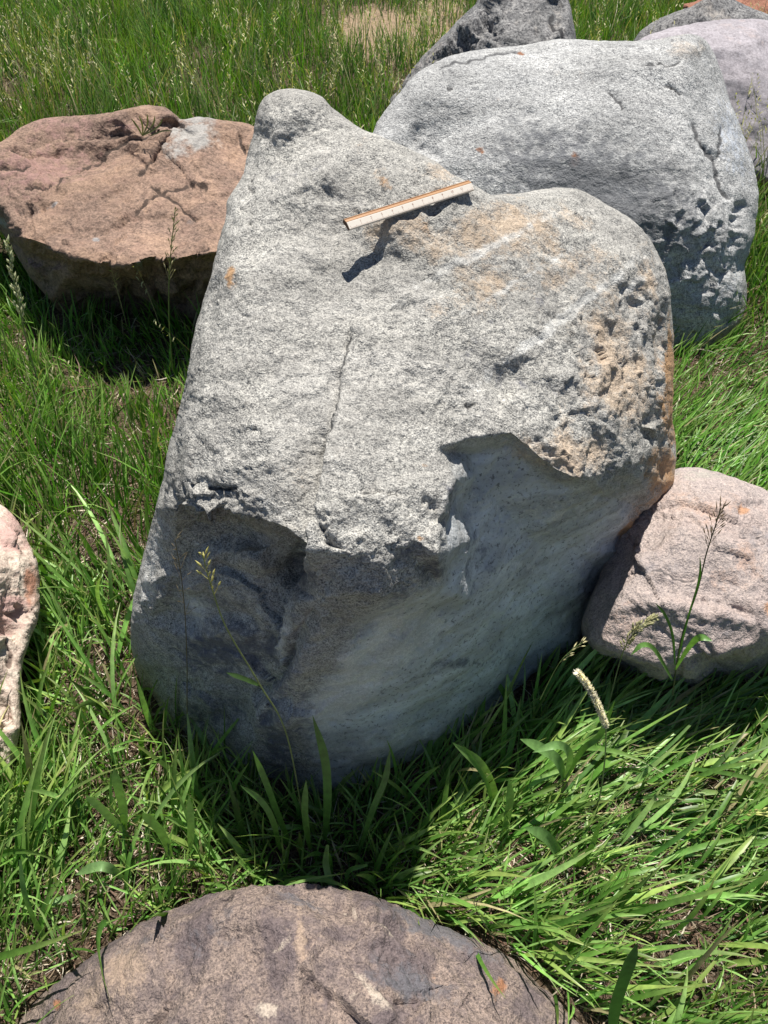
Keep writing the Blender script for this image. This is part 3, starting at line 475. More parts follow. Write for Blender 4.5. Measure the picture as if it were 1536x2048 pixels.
# ------------------------------------------------------------------ ground
def gz(x, y):
    P = np.stack([x, y, np.zeros_like(x)], -1)
    return .02*perlin(P*2.2)+.008*perlin(P*9)-.008-.05*np.exp(-(((x+.03)/.28)**2+((y-.70)/.14)**2))
def gpt(px, py):
    a, b, c = ray(px, py); z = -CAMH/c; return float(a*z), float(b*z)
def soil_mat():
    b = NB('soil_and_dry_litter'); co = b.new('ShaderNodeTexCoord').outputs['Object']
    n1 = b.noise(1.1, 5, .6, co); n2 = b.noise(45, 5, .7, co, .5); n3 = b.noise(160, 3, .7, co)
    c = b.mix(b.ramp(n2, .35, .68), (.03, .02, .012), (.13, .09, .06))
    c = b.mix(b.ramp(n3, .5, .7, 0, .6), c, (.38, .30, .21))
    a = b.attr('bare').outputs['Fac']
    sand = b.mix(b.ramp(n2, .3, .7), (.24, .17, .11), (.42, .31, .21))
    c = b.mix(b.ramp(b.math('ADD', a, b.math('MULTIPLY', b.math('SUBTRACT', n2, .5), .8)), .3, .6), c, sand)
    b.link(c, b.b.inputs['Base Color']); b.b.inputs['Roughness'].default_value = .95; b.b.inputs['Specular IOR Level'].default_value = .15
    bp = b.new('ShaderNodeBump'); b.link(b.math('ADD', n2, b.math('MULTIPLY', n3, .4)), bp.inputs['Height']); bp.inputs['Distance'].default_value = .02; bp.inputs['Strength'].default_value = .9
    b.link(bp.outputs[0], b.b.inputs['Normal']); return b.m
BARE = [(775,62,.55,1.0),(880,15,.3,.8),(730,90,.2,.6),(500,-20,.5,.5),(860,80,.25,.6),(760,-60,.8,.6),(1300,1780,.10,.9),(1355,1880,.09,.9),(1380,1690,.07,.7),(1480,1500,.07,.6),(1250,1990,.1,.7),(1450,1960,.1,.6),(1330,1600,.07,.5),
 (300,1260,.12,.95),(235,1160,.10,.9),(235,1330,.12,.9),(260,1420,.09,.9),(160,1420,.08,.8),(200,1500,.08,.9),(290,1560,.08,.85),(150,1830,.10,.9),(230,1750,.09,.85),(110,1900,.09,.85),(220,1640,.07,.8),(190,1060,.1,.8),(330,1480,.06,.6),(80,1750,.05,.5),(960,1760,.05,.5),(1120,1800,.06,.5),(1180,1640,.05,.5),(30,1250,.1,.3)]
BW = [(*gpt(a, b), r, s) for a, b, r, s in BARE]
def bare(x, y):
    d = np.zeros_like(x)
    for bx, by, r, s in BW: d = np.maximum(d, s*np.exp(-(((x-bx)/r)**2+((y-by)/(r*1.25))**2)))
    return d
xs = np.concatenate([-np.geomspace(60, 3.2, 24), np.linspace(-3.1, 3.1, 240), np.geomspace(3.2, 60, 24)])
ys = np.concatenate([np.linspace(-6, -.3, 12), np.linspace(-.2, 4, 200), np.linspace(4.05, 9, 60), np.geomspace(9.5, 90, 24)])
GX, GY = np.meshgrid(xs, ys); GZ = gz(GX, GY)
ii = np.arange(GX.size).reshape(GX.shape)
gf = np.stack([ii[:-1, :-1], ii[:-1, 1:], ii[1:, 1:], ii[1:, :-1]], -1).reshape(-1, 4)
go = mesh_from('ground', np.stack([GX, GY, GZ], -1).reshape(-1, 3), gf, soil_mat(), attrs={'bare': bare(GX, GY).ravel()*(GY.ravel() > 3.2)})
tag(go, 'brown soil with dry litter under the grass', kind='structure')

# ------------------------------------------------------------------ grass
def leaf_mat(name, trans=.28, rough=.44):
    b = NB(name); c = b.attr('col').outputs['Color']
    co = b.new('ShaderNodeTexCoord').outputs['Object']
    n = b.noise(60, 3, .6, co); hv = b.new('ShaderNodeHueSaturation'); b.link(c, hv.inputs['Color']); b.link(b.ramp(n, .3, .7, .75, 1.25), hv.inputs['Value'])
    b.link(hv.outputs[0], b.b.inputs['Base Color']); b.b.inputs['Roughness'].default_value = rough; b.b.inputs['Specular IOR Level'].default_value = .55
    tr = b.new('ShaderNodeBsdfTranslucent'); g2 = b.mix(1.0, hv.outputs[0], (1.25, 1.35, .5), 'MULTIPLY'); b.link(g2, tr.inputs[0])
    mx = b.new('ShaderNodeMixShader'); mx.inputs[0].default_value = trans; b.link(b.b.outputs[0], mx.inputs[1]); b.link(tr.outputs[0], mx.inputs[2]); b.link(mx.outputs[0], b.out.inputs[0])
    return b.m
GRASS = leaf_mat('green_blade'); STRAW = leaf_mat('dry_straw', .15, .7); SEED = leaf_mat('seed_husk', .25, .7)

def blades(root, az, th0, th1, L, Wd, colr, lev=6, wide=3, roll=None, fold=.35, tipcol=None, prof=0):
    """ribbons that bend away from upright: th0 = lean at the root, th1 = further bend to the tip"""
    n = len(root); t = np.linspace(0, 1, lev); dt = 1/(lev-1)
    th = th0[:, None]+th1[:, None]*t[None]**1.4
    thm = np.concatenate([np.zeros((n, 1)), .5*(th[:, 1:]+th[:, :-1])], 1)
    hx = np.cumsum(np.where(t[None] > 0, np.sin(thm), 0), 1)*dt*L[:, None]; hz = np.cumsum(np.where(t[None] > 0, np.cos(thm), 0), 1)*dt*L[:, None]
    az2 = az[:, None]+rng.normal(0, .25, n)[:, None]*t[None]
    dx, dy = np.sin(az2), np.cos(az2)
    Cn = np.stack([root[:, 0:1]+dx*hx, root[:, 1:2]+dy*hx, root[:, 2:3]+hz], -1)
    roll = rng.normal(0, .5, n) if roll is None else roll
    roll = roll[:, None]+rng.normal(0, .5, n)[:, None]*t[None]
    side = np.stack([dy, -dx, np.zeros_like(dx)], -1)
    nrm = np.stack([-dx*np.cos(th), -dy*np.cos(th), np.sin(th)], -1)
    sd = side*np.cos(roll)[..., None]+nrm*np.sin(roll)[..., None]; nm = nrm*np.cos(roll)[..., None]-side*np.sin(roll)[..., None]
    pw = np.clip((.55+1.3*t)*(1-t**1.8), 0.0, 1) if prof == 0 else np.sin(np.pi*np.clip(t*.96+.04, 0, 1))**.8
    pw = np.maximum(pw, .03)
    hw = .5*Wd[:, None]*pw[None]
    if wide == 3: V = np.stack([Cn-sd*hw[..., None], Cn-nm*(hw*fold)[..., None], Cn+sd*hw[..., None]], 2)
    else: V = np.stack([Cn-sd*hw[..., None], Cn+sd*hw[..., None]], 2)
    V = V.reshape(n, lev*wide, 3)
    k = np.arange(lev-1)[:, None]*wide+np.arange(wide-1)[None]; k = k.ravel()
    q = np.stack([k, k+1, k+1+wide, k+wide], -1)
    Fc = (q[None]+(np.arange(n)*lev*wide)[:, None, None]).reshape(-1, 4)
    c = np.repeat(colr[:, None, :], lev*wide, 1)
    if tipcol is not None:
        tt = np.repeat(t, wide)[None, :, None]**3; c = c*(1-tt*.6)+tipcol*tt*.6
    c = np.concatenate([c.reshape(-1, 3), np.ones((n*lev*wide, 1))], 1)
    return V.reshape(-1, 3), Fc, c
def merge(parts):
    V, Fc, c, o = [], [], [], 0
    for v, f, cc in parts: V.append(v); Fc.append(f+o); c.append(cc); o += len(v)
    return np.concatenate(V), np.concatenate(Fc), np.concatenate(c)
def occupied(x, y, grow=1):
    cx = np.floor(x/.02).astype(int); cy = np.floor(y/.02).astype(int)
    return np.array([(a*100000+b) in OCCF for a, b in zip(cx.tolist(), cy.tolist())], bool)
# fill rock footprints: a cell is under rock when rock cells lie on both sides of it along y
OCCF = set()
_rows = {}
for k in OCC:
    a = (k+50000)//100000; b = k-a*100000; OCCF.add(k)
def scatter(x0, x1, y0, y1, dens, clump=.5, cs=14):
    n = int((x1-x0)*(y1-y0)*dens); x = rng.uniform(x0, x1, n); y = rng.uniform(y0, y1, n)
    # keep to what the photograph's surroundings could show, with a margin for a step to the side
    m = np.abs(x) < .62*(y*CP+CAMH*SP)+.5; x, y = x[m], y[m]
    cn = perlin(np.stack([x*cs, y*cs, x*0], -1))+.5*perlin(np.stack([x*cs*.3, y*cs*.3, x*0+9], -1))
    keep = rng.random(len(x)) < np.clip(1-clump+clump*2.2*(cn+.25), .05, 1)*(1-bare(x, y)*np.where(y > 3, .95, .80))
    x, y = x[keep], y[keep]; m = ~occupied(x, y)
    return x[m], y[m]
# ways the grass leans: (px, py, radius m, azimuth deg from +Y towards +X, extra lean)
LEAN = [(1300,1480,.35,60,.5),(1450,1700,.35,80,.3),(1050,1600,.25,40,.35),(1150,1850,.3,110,.3),(1450,850,.5,60,.6),(1400,1000,.3,60,.5),(120,1500,.25,10,.05),(400,1600,.2,-30,.15),(200,800,.5,10,.1),(300,1350,.15,-25,.3),(60,1800,.2,20,.3),(1350,1400,.2,60,.6)]
LW = [(*gpt(a, b), r, math.radians(z), e) for a, b, r, z, e in LEAN]
def leanfield(x, y):
    vx = np.zeros_like(x); vy = np.zeros_like(x)
    for lx, ly, r, z, e in LW:
        g = np.exp(-(((x-lx)/r)**2+((y-ly)/r)**2)); vx += e*g*math.sin(z); vy += e*g*math.cos(z)
    n = perlin(np.stack([x*3, y*3, x*0+4], -1)); m = perlin(np.stack([x*3, y*3, x*0+14], -1))
    return vx+n*.24, vy+m*.24
SHORT = [(200,730,.35,.6),(330,760,.25,.6),(60,640,.3,.4),(1420,770,.35,.7),(640,1640,.15,.25)]
SW = [(*gpt(a, b), r, s) for a, b, r, s in SHORT]
def shortf(x, y):
    f = 1+.3*np.clip((-x-.35)*3, 0, 1)*np.clip((1.7-y)*2, 0, 1)    # taller on the left of the centre boulder
    for sx, sy, r, s in SW: f = f*(1-s*np.exp(-(((x-sx)/r)**2+((y-sy)/r)**2)))
    return f
def field(x, y, Lr, Wr, spread, bend, pal, lev, wide, dry=.06, Lfac=None):
    n = len(x); vx, vy = leanfield(x, y)
    Lfac = (1 if Lfac is None else Lfac)*shortf(x, y)
    a = rng.uniform(0, 2*np.pi, n); s = np.abs(rng.normal(0, spread, n))
    ux, uy = vx+s*np.sin(a), vy+s*np.cos(a)
    az = np.arctan2(ux, uy); th0 = np.clip(np.hypot(ux, uy), 0, 1.25)
    L = rng.uniform(*Lr, n)*rng.uniform(.6, 1.1, n); 
    if Lfac is not None: L = L*Lfac
    th1 = np.abs(rng.normal(0, bend, n))+.15; th1 = np.minimum(th1, 2.1-th0)
    Wd = rng.uniform(*Wr, n)
    pal = np.array(pal); c = pal[rng.integers(0, len(pal), n)]*rng.uniform(.6, 1.3, n)[:, None]
    big = perlin(np.stack([x*1.1, y*1.1, x*0+33], -1))[:, None]
    c = c*(1+.25*big)+np.array([.02, .01, 0])*np.clip(big, 0, 1)
    d = rng.random(n) < dry; c[d] = np.array([.42, .36, .20])*rng.uniform(.6, 1.2, (d.sum(), 1))
    return blades(np.stack([x, y, gz(x, y)-.004], -1), az, th0, th1, L, Wd, c, lev, wide, tipcol=np.array([.30, .30, .10]))
G1 = [(0.097, 0.246, 0.035), (0.14, 0.336, 0.055), (0.205, 0.437, 0.09), (0.292, 0.515, 0.15), (0.054, 0.157, 0.022), (0.065, 0.19, 0.03), (0.292, 0.437, 0.1)]
G2 = [(0.059, 0.213, 0.016), (0.097, 0.302, 0.022), (0.151, 0.381, 0.045), (0.038, 0.14, 0.01), (0.151, 0.325, 0.045)]
G3 = [(0.043, 0.168, 0.008), (0.065, 0.224, 0.012), (0.092, 0.28, 0.018), (0.027, 0.106, 0.006), (0.13, 0.291, 0.03)]
parts = []
x, y = scatter(-1.7, 1.7, .05, 1.35, 9500, .5)
parts.append(field(x, y, (.09, .21), (.003, .0075), .42, .6, G1, 6, 3, .05, 1-.5*bare(x, y)))
x, y = scatter(-1.7, 1.7, .05, 1.35, 1300, .6, 6)
parts.append(field(x, y, (.14, .29), (.008, .016), .32, .6, G1, 8, 3, .02))
V, Fc, c = merge(parts); near = mesh_from('grass', V, Fc, GRASS, attrs={'col': c}); tag(near, 'broad bladed green grass around the feet of the boulders', kind='stuff')
parts = []
x, y = scatter(-2.6, 2.6, 1.35, 3.1, 4200, .5, 8)
parts.append(field(x, y, (.17, .36), (.0035, .0075), .22, .55, G2, 6, 3, .05, 1-.3*bare(x, y)))
V, Fc, c = merge(parts); midg = mesh_from('grass', V, Fc, GRASS, attrs={'col': c}); tag(midg, 'dense upright green grass beside and between the boulders', kind='stuff')
parts = []
x, y = scatter(-5.5, 5.5, 3.1, 7.5, 2300, .5, 3)
parts.append(field(x, y, (.16, .34), (.004, .008), .2, .45, G3, 4, 2, .06, 1-.4*bare(x, y)))
x, y = scatter(-9, 9, 7.5, 14, 500, .5, 3)
parts.append(field(x, y, (.16, .34), (.006, .012), .2, .45, G3, 3, 2, .06))
V, Fc, c = merge(parts); farg = mesh_from('meadow_grass', V, Fc, GRASS, attrs={'col': c}); tag(farg, 'green meadow grass in the background behind the boulders', kind='stuff')

# dry thatch: short straws and dead leaf bits lying on the soil
def thatch(x0, x1, y0, y1, dens, Lr, Wr):
    n = int((x1-x0)*(y1-y0)*dens); x = rng.uniform(x0, x1, n); y = rng.uniform(y0, y1, n)
    m = (np.abs(x) < .62*(y*CP+CAMH*SP)+.4) & ((y < 3.2) | (rng.random(n) > bare(x, y))); x, y = x[m], y[m]; m = ~occupied(x, y); x, y = x[m], y[m]; n = len(x)
    pal = np.array([(.50, .42, .31), (.30, .22, .15), (.62, .55, .44), (.17, .10, .07), (.09, .06, .04), (.20, .11, .07), (.12, .09, .06)])
    c = pal[rng.integers(0, len(pal), n)]*rng.uniform(.7, 1.2, (n, 1))
    th = rng.normal(1.45, .22, n)
    return blades(np.stack([x, y, gz(x, y)+rng.uniform(0, .022, n)], -1), rng.uniform(0, 6.3, n), th, rng.normal(0, .35, n), rng.uniform(*Lr, n), rng.uniform(*Wr, n), c, 4, 2, roll=rng.uniform(0, 3, n))
V, Fc, c = merge([thatch(-1.6, 1.6, .05, 1.5, 9500, (.012, .07), (.0012, .0038)), thatch(-2.4, 2.4, 1.5, 3, 1800, (.03, .12), (.002, .005)), thatch(-5, 5, 3, 7, 250, (.05, .2), (.003, .006))])
th = mesh_from('straw_litter', V, Fc, STRAW, attrs={'col': c}); tag(th, 'dry straw and dead leaf litter lying on the soil between the blades', kind='stuff')

# seeding grass of the meadow: thin stems that carry loose heads
def seedgrass(x, y, Lr, sw, hs):
    n = len(x); vx, vy = leanfield(x, y); az = np.arctan2(vx+rng.normal(0, .3, n), vy+rng.normal(0, .3, n)); th0 = rng.uniform(.05, .3, n); th1 = rng.uniform(.1, .5, n); L = rng.uniform(*Lr, n)
    root = np.stack([x, y, gz(x, y)], -1); base = np.array([.40, .38, .20])*rng.uniform(.6, 1.2, (n, 1))
    st = blades(root, az, th0, th1, L, np.full(n, sw), base, 5, 2, roll=np.zeros(n), prof=1)
    out = [st]
    t = 1.0; th = th0+th1*.4; top = root+np.stack([np.sin(az)*np.sin(th)*L, np.cos(az)*np.sin(th)*L, np.cos(th)*L], -1)*.97
    for k in range(9):
        f = .72+.28*k/8
        p = root+(top-root)*f; p[:, 0] += np.sin(az)*.02*(f-.8); a2 = rng.uniform(0, 6.3, n)
        out.append(blades(p, a2, rng.uniform(.3, 1.0, n), rng.uniform(0, .5, n), rng.uniform(.5, 1.1, n)*hs*(1.25-f+.15), np.full(n, hs*.13), base*1.25, 3, 2, prof=1))
    return out
parts = []
x, y = scatter(-4.5, 4.5, 2.6, 6.5, 60, .8, 1.2); parts += seedgrass(x, y, (.30, .55), .0035, .05)
x, y = scatter(-3.0, 2.2, 3.0, 5.2, 70, .8, 1.2); parts += seedgrass(x, y, (.28, .5), .0035, .045)
x, y = scatter(-2.2, 2.2, 1.4, 2.6, 12, .8, 1.2); parts += seedgrass(x, y, (.30, .45), .0025, .035)
V, Fc, c = merge(parts); sg = mesh_from('seeding_grass', V, Fc, SEED, attrs={'col': c}); tag(sg, 'tan seed heads standing above the meadow grass', kind='stuff')
# ------------------------------------------------------------------ single plants one can point to
def wp(px, py, yv): a, b, c = ray(px, py); z = yv/b; return Vector((float(a*z), float(yv), CAMH+float(c*z)))
def spline(P, k=8):
    out = []
    P = [np.array(p, float) for p in P]; Q = [2*P[0]-P[1]]+P+[2*P[-1]-P[-2]]
    for i in range(1, len(Q)-2):
        for j in range(k):
            t = j/k; a, b, c, d = Q[i-1], Q[i], Q[i+1], Q[i+2]
            out.append(.5*((2*b)+(c-a)*t+(2*a-5*b+4*c-d)*t*t+(3*b-a-3*c+d)*t**3))
    out.append(P[-1]); return np.array(out)
def tube(P, r0, r1, n=6):
    P = np.asarray(P); m = len(P); T = np.gradient(P, axis=0); T /= np.linalg.norm(T, axis=1)[:, None]+1e-12
    up = np.array([.3, .9, .1]); A = np.cross(T, up); A /= np.linalg.norm(A, axis=1)[:, None]; B = np.cross(T, A)
    r = np.linspace(r0, r1, m)[:, None, None]; ph = np.arange(n)*2*np.pi/n
    V = P[:, None]+r*(A[:, None]*np.cos(ph)[None, :, None]+B[:, None]*np.sin(ph)[None, :, None]); i = np.arange(m-1)[:, None]*n; j = np.arange(n)[None]
    F_ = np.stack([i+j, i+(j+1) % n, i+n+(j+1) % n, i+n+j], -1).reshape(-1, 4)
    return V.reshape(-1, 3), F_
def ribbon(P, Wd, up, prof='leaf', fold=.3):
    """a leaf along the points P, folded along its midrib; up = the way its upper face looks"""
    P = np.asarray(P); m = len(P); t = np.linspace(0, 1, m); T = np.gradient(P, axis=0); T /= np.linalg.norm(T, axis=1)[:, None]
    S_ = np.cross(T, np.array(up, float)); S_ /= np.linalg.norm(S_, axis=1)[:, None]+1e-9; N_ = np.cross(S_, T)
    pw = np.maximum(np.clip((.45+2.2*t)*(1-t**2.2), 0, 1), .02); hw = (.5*Wd*pw)[:, None]
    V = np.stack([P-S_*hw, P-N_*hw*fold, P+S_*hw], 1).reshape(-1, 3); k = np.arange(m-1)*3
    F_ = np.concatenate([np.stack([k, k+1, k+4, k+3], -1), np.stack([k+1, k+2, k+5, k+4], -1)]); return V, F_
def part(name, VF, mat, colr, parent, org):
    V, F_ = VF[0], VF[1]; c = np.tile(np.array([*colr, 1.]), (len(V), 1))*np.concatenate([np.repeat(rng.uniform(.9, 1.1, (len(V), 1)), 3, 1), np.ones((len(V), 1))], 1)
    return mesh_from(name, V-np.array(org), F_, mat, parent, attrs={'col': c})
def join(L):
    V, F_, o = [], [], 0
    for v, f in L: V.append(v); F_.append(f+o); o += len(v)
    return np.concatenate(V), np.concatenate(F_)
def spikelet(p, d, L, w):
    """one husk: a small pointed eight-sided body"""
    d = np.array(d)/np.linalg.norm(d); a = np.cross(d, [.2, .4, .9]); a /= np.linalg.norm(a); b = np.cross(d, a)
    ts = [0, .3, .6, 1]; rs = [.15, 1, .8, .05]; V = []
    for t, r in zip(ts, rs):
        for k in range(4): V.append(p+d*L*t+(a*math.cos(k*math.pi/2)+b*math.sin(k*math.pi/2))*w*.5*r)
    Fq = [[i*4+k, i*4+(k+1) % 4, i*4+4+(k+1) % 4, i*4+4+k] for i in range(3) for k in range(4)]
    return np.array(V), np.array(Fq)
def plant(name, label, cat, stem, r, stemcol, head=None, leaves=(), group=None):
    P = spline([wp(*s) for s in stem]); org = P[0]
    e = bpy.data.objects.new(name, None); COL.objects.link(e); e.location = org; e.empty_display_size = .02; tag(e, label, cat, group)
    part('stem', tube(P, r, r*.5), GRASS, stemcol, e, org)
    if head:
        f0, n, L, w, spread, colr, dens = head; L_ = []
        idx = np.linspace(int(f0*(len(P)-1)), len(P)-1, n)
        for q in idx:
            i = int(q); i2 = min(i+1, len(P)-1); p = P[i]+(P[i2]-P[i])*(q-i); T = P[min(i+1, len(P)-1)]-P[max(i-1, 0)]; T = T/np.linalg.norm(T)
            fr = (q-idx[0])/(idx[-1]-idx[0]+1e-6)
            for k in range(dens):
                a = rng.normal(size=3); a -= T*a.dot(T); a /= np.linalg.norm(a); d = T*math.cos(spread)+a*math.sin(spread)
                bl = L*1.3*(1-fr*.7)*rng.uniform(.3, 1) if spread > .3 and dens < 4 else 0
                if bl: L_.append(tube(np.array([p, p+d*bl*.5+np.array([0, 0, -.05*bl]), p+d*bl]), r*.3, r*.2, 4)); 
                L_.append(spikelet(p+d*bl, d+np.array([0, 0, -.15]), L*rng.uniform(.6, 1.1)*.7, w))
        part('seed_head', join(L_), SEED, colr, e, org)
    for (pts, Wd, up, colr) in leaves:
        part('leaf', ribbon(spline([wp(*s) for s in pts], 6), Wd, up), GRASS, colr, e, org)
    return e
YG = (.42, .40, .14); TN = (.42, .34, .20)
plant('foxtail_grass', 'cream furry foxtail seed spike drooping over the grass right of the centre boulder', 'grass plant', [(1190,1640,.66),(1205,1560,.68),(1212,1470,.70),(1202,1425,.71),(1178,1375,.72),(1156,1346,.725)], .0016, (.30, .36, .14), (.46, 120, .014, .0018, .85, (.95, .88, .76), 12))
plant('seeding_grass_stem', 'thin stem with pale yellow spikelets in front of the shaded face of the centre boulder', 'grass plant', [(610,1660,.66),(575,1475,.66),(520,1370,.66),(455,1260,.66),(425,1180,.66),(405,1110,.66)], .0016, (.26, .30, .12), (.78, 12, .020, .0035, .45, (.62, .56, .20), 1), [([(522,1372,.66),(490,1358,.655),(452,1345,.65)], .007, (0, -.5, 1), (.05, .10, .025))])
plant('dry_grass_stem', 'dry brown stem with bare side twigs against the shaded left of the centre boulder', 'grass plant', [(385,1560,.80),(375,1440,.80),(374,1330,.80),(370,1230,.80),(362,1150,.80),(350,1080,.80)], .0013, (.16, .13, .07), (.62, 8, .022, .0015, .6, (.24, .19, .11), 2))
plant('seeding_grass_stem', 'tall stem with wispy brown head rising in front of the pinkish boulder', 'grass plant', [(1345,1390,0.819),(1362,1280,0.837),(1395,1180,0.846),(1412,1110,0.855),(1428,1060,0.864),(1442,1015,0.874)], .0015, (.10, .11, .05), (.66, 14, .022, .0022, .45, (.30, .22, .14), 2),
 [([(1352,1340,0.828),(1372,1250,0.837),(1398,1160,0.819),(1400,1110,0.819)], .005, (0, -.6, 1), (.06, .16, .03)), ([(1350,1330,0.819),(1345,1270,0.819),(1330,1230,0.810),(1310,1205,0.801)], .006, (0, -.6, 1), (.06, .15, .03)), ([(1350,1340,0.819),(1378,1295,0.801),(1400,1275,0.792),(1425,1282,0.783)], .012, (0, -.5, 1), (.13, .27, .06)), ([(1345,1360,0.819),(1310,1300,0.801),(1285,1290,0.792),(1262,1310,0.783)], .009, (0, -.5, 1), (.12, .25, .05))])
plant('seeding_grass_stem', 'slender stem with a loose pale head in front of the brown slab', 'grass plant', [(345,740,2.05),(338,640,2.05),(338,560,2.05),(342,500,2.05),(350,425,2.05)], .0022, (.22, .26, .09), (.5, 16, .028, .004, .4, (.50, .44, .26), 2))
plant('seeding_grass_stem', 'stout pale green seed head at the left edge below the brown slab', 'grass plant', [(75,760,1.75),(55,690,1.76),(40,620,1.77),(28,560,1.78),(16,492,1.79)], .0025, (.18, .26, .08), (.42, 20, .026, .006, .35, (.55, .56, .34), 3))
plant('seeding_grass_stem', 'small fan of pale spikelets against the base of the centre boulder', 'grass plant', [(1080,1400,.80),(1105,1350,.82),(1125,1318,.83),(1150,1295,.84),(1165,1285,.845)], .001, (.12, .18, .05), (.45, 10, .018, .003, .5, (.55, .50, .28), 1))
plant('seeding_grass_stem', 'fuzzy greenish tan seed head leaning over the near edge of the pinkish boulder', 'grass plant', [(1215,1420,0.781),(1235,1340,0.809),(1252,1290,0.818),(1275,1258,0.828),(1305,1238,0.837)], .0013, (.20, .25, .10), (.45, 30, .016, .004, .5, (.40, .38, .20), 3))
plant('seeding_grass_stem', 'yellow green seed head lying over the grass near the right edge', 'grass plant', [(1400,1720,.55),(1430,1670,.56),(1470,1640,.56),(1510,1625,.56),(1560,1640,.56)], .0012, (.30, .36, .10), (.3, 16, .020, .004, .4, (.48, .50, .16), 2))
plant('seeding_grass_stem', 'dark thin stem casting a forked shadow on the right shoulder of the foreground boulder', 'grass plant', [(1010,1900,.42),(985,1870,.42),(960,1835,.43),(945,1800,.43)], .001, (.06, .08, .03), (.5, 6, .02, .002, .5, (.10, .10, .06), 1))
# broad leaves that stand out
def leafplant(label, leaves, root):
    org = wp(*root); e = bpy.data.objects.new('broad_grass_tuft', None); COL.objects.link(e); e.location = org; e.empty_display_size = .02; tag(e, label, 'grass tuft')
    for pts, Wd, up, colr in leaves: part('leaf', ribbon(spline([wp(*s) for s in pts], 7), Wd, up), GRASS, colr, e, org)
LG = (.16, .30, .085); MG = (.11, .24, .05)
leafplant('pair of broad pale leaves beside the lower right of the centre boulder', [([(1130,1560,.72),(1115,1520,.72),(1080,1495,.72),(1040,1478,.72)], .020, (0, -.4, 1), LG), ([(1130,1560,.72),(1140,1510,.71),(1115,1490,.70),(1065,1505,.69)], .015, (0, -.5, 1), LG), ([(1130,1560,.72),(1165,1500,.72),(1200,1470,.72),(1230,1400,.73)], .012, (0, -.6, 1), MG)], (1130,1580,.72))
leafplant('long pale leaf arching over the grass right of the foreground boulder', [([(1135,1745,.58),(1120,1710,.58),(1090,1672,.57),(1048,1655,.56)], .021, (0, -.4, 1), LG), ([(1140,1750,.57),(1180,1700,.57),(1200,1640,.57)], .012, (0, -.4, 1), MG)], (1140,1760,.58))
leafplant('pale leaves pointing up to the left below the centre boulder', [([(990,1620,.70),(985,1580,.70),(960,1530,.69),(905,1485,.68)], .020, (0, -.6, 1), (.20, .34, .10)), ([(1000,1720,.64),(1012,1650,.64),(1020,1600,.65),(1018,1555,.66)], .016, (.2, -.9, .5), LG), ([(990,1640,.69),(975,1570,.68),(945,1520,.68),(925,1490,.68)], .008, (0, -.5, 1), MG)], (990,1720,.64))
leafplant('dark green blade standing up at the bottom edge right of the foreground boulder', [([(1222,2090,.27),(1232,2010,.29),(1255,1940,.31),(1275,1885,.33)], .020, (.1, -.9, .5), (.05, .15, .03))], (1220,2095,.27))
leafplant('tall blades rising in the shade at the foot of the centre boulder', [([(585,1700,.62),(560,1640,.62),(530,1560,.63),(505,1500,.64)], .012, (0, -.8, .5), MG), ([(650,1680,.62),(655,1600,.62),(650,1520,.63),(625,1430,.64)], .015, (0, -.9, .5), (.08, .19, .04)), ([(560,1700,.6),(545,1640,.6),(520,1600,.61),(480,1570,.62)], .012, (0, -.8, .5), MG), ([(720,1700,.6),(745,1620,.6),(770,1560,.61),(780,1500,.62)], .011, (0, -.8, .5), (.07, .17, .04)), ([(620,1700,.6),(610,1630,.6),(612,1560,.61)], .012, (0, -.8, .5), MG)], (620,1710,.6))
leafplant('light green leaves standing in the litter at the lower left', [([(250,1660,.63),(245,1610,.63),(235,1570,.63),(228,1535,.64)], .018, (0, -.9, .4), LG), ([(255,1670,.62),(225,1640,.62),(195,1610,.62),(170,1590,.62)], .017, (0, -.5, .8), (.2, .34, .12)), ([(345,1720,.58),(325,1670,.58),(300,1640,.58),(285,1625,.58)], .018, (0, -.6, .8), LG), ([(380,1700,.58),(382,1650,.58),(378,1590,.59)], .013, (0, -.9, .4), LG), ([(250,1760,.54),(215,1735,.54),(185,1735,.54),(150,1750,.54)], .017, (0, -.3, 1), (.2, .34, .12))], (280,1720,.58))
leafplant('curled pale blades hanging over the left shoulder of the foreground boulder', [([(40,1720,.5),(50,1790,.47),(80,1860,.45),(130,1915,.43)], .011, (0, -.3, 1), LG), ([(150,1790,.5),(120,1800,.5),(95,1810,.49),(80,1830,.48)], .012, (0, -.3, 1), (.2, .34, .12)), ([(165,1925,.45),(140,1930,.45),(110,1920,.45)], .008, (0, -.3, 1), LG)], (100,1800,.5))
leafplant('blade drooping over the crest of the foreground boulder', [([(655,1690,.56),(652,1730,.54),(665,1775,.51),(685,1815,.49)], .012, (0, -.4, 1), LG), ([(735,1730,.54),(700,1740,.54),(690,1760,.53)], .008, (0, -.4, 1), MG)], (655,1700,.56))
leafplant('sparse dry tuft growing from the crack of the brown slab', [([(285,272,2.85),(275+10*k,248-abs(k-2)*-3,2.85),(262+16*k,226+abs(k-2)*5,2.85)], .006, (0, -.8, .5), (.16, .17, .07)) for k in range(5)]+[([(300,272,2.84),(325,262,2.82),(345,262,2.8)], .005, (0, -.8, .5), (.13, .13, .06))], (285,274,2.85))

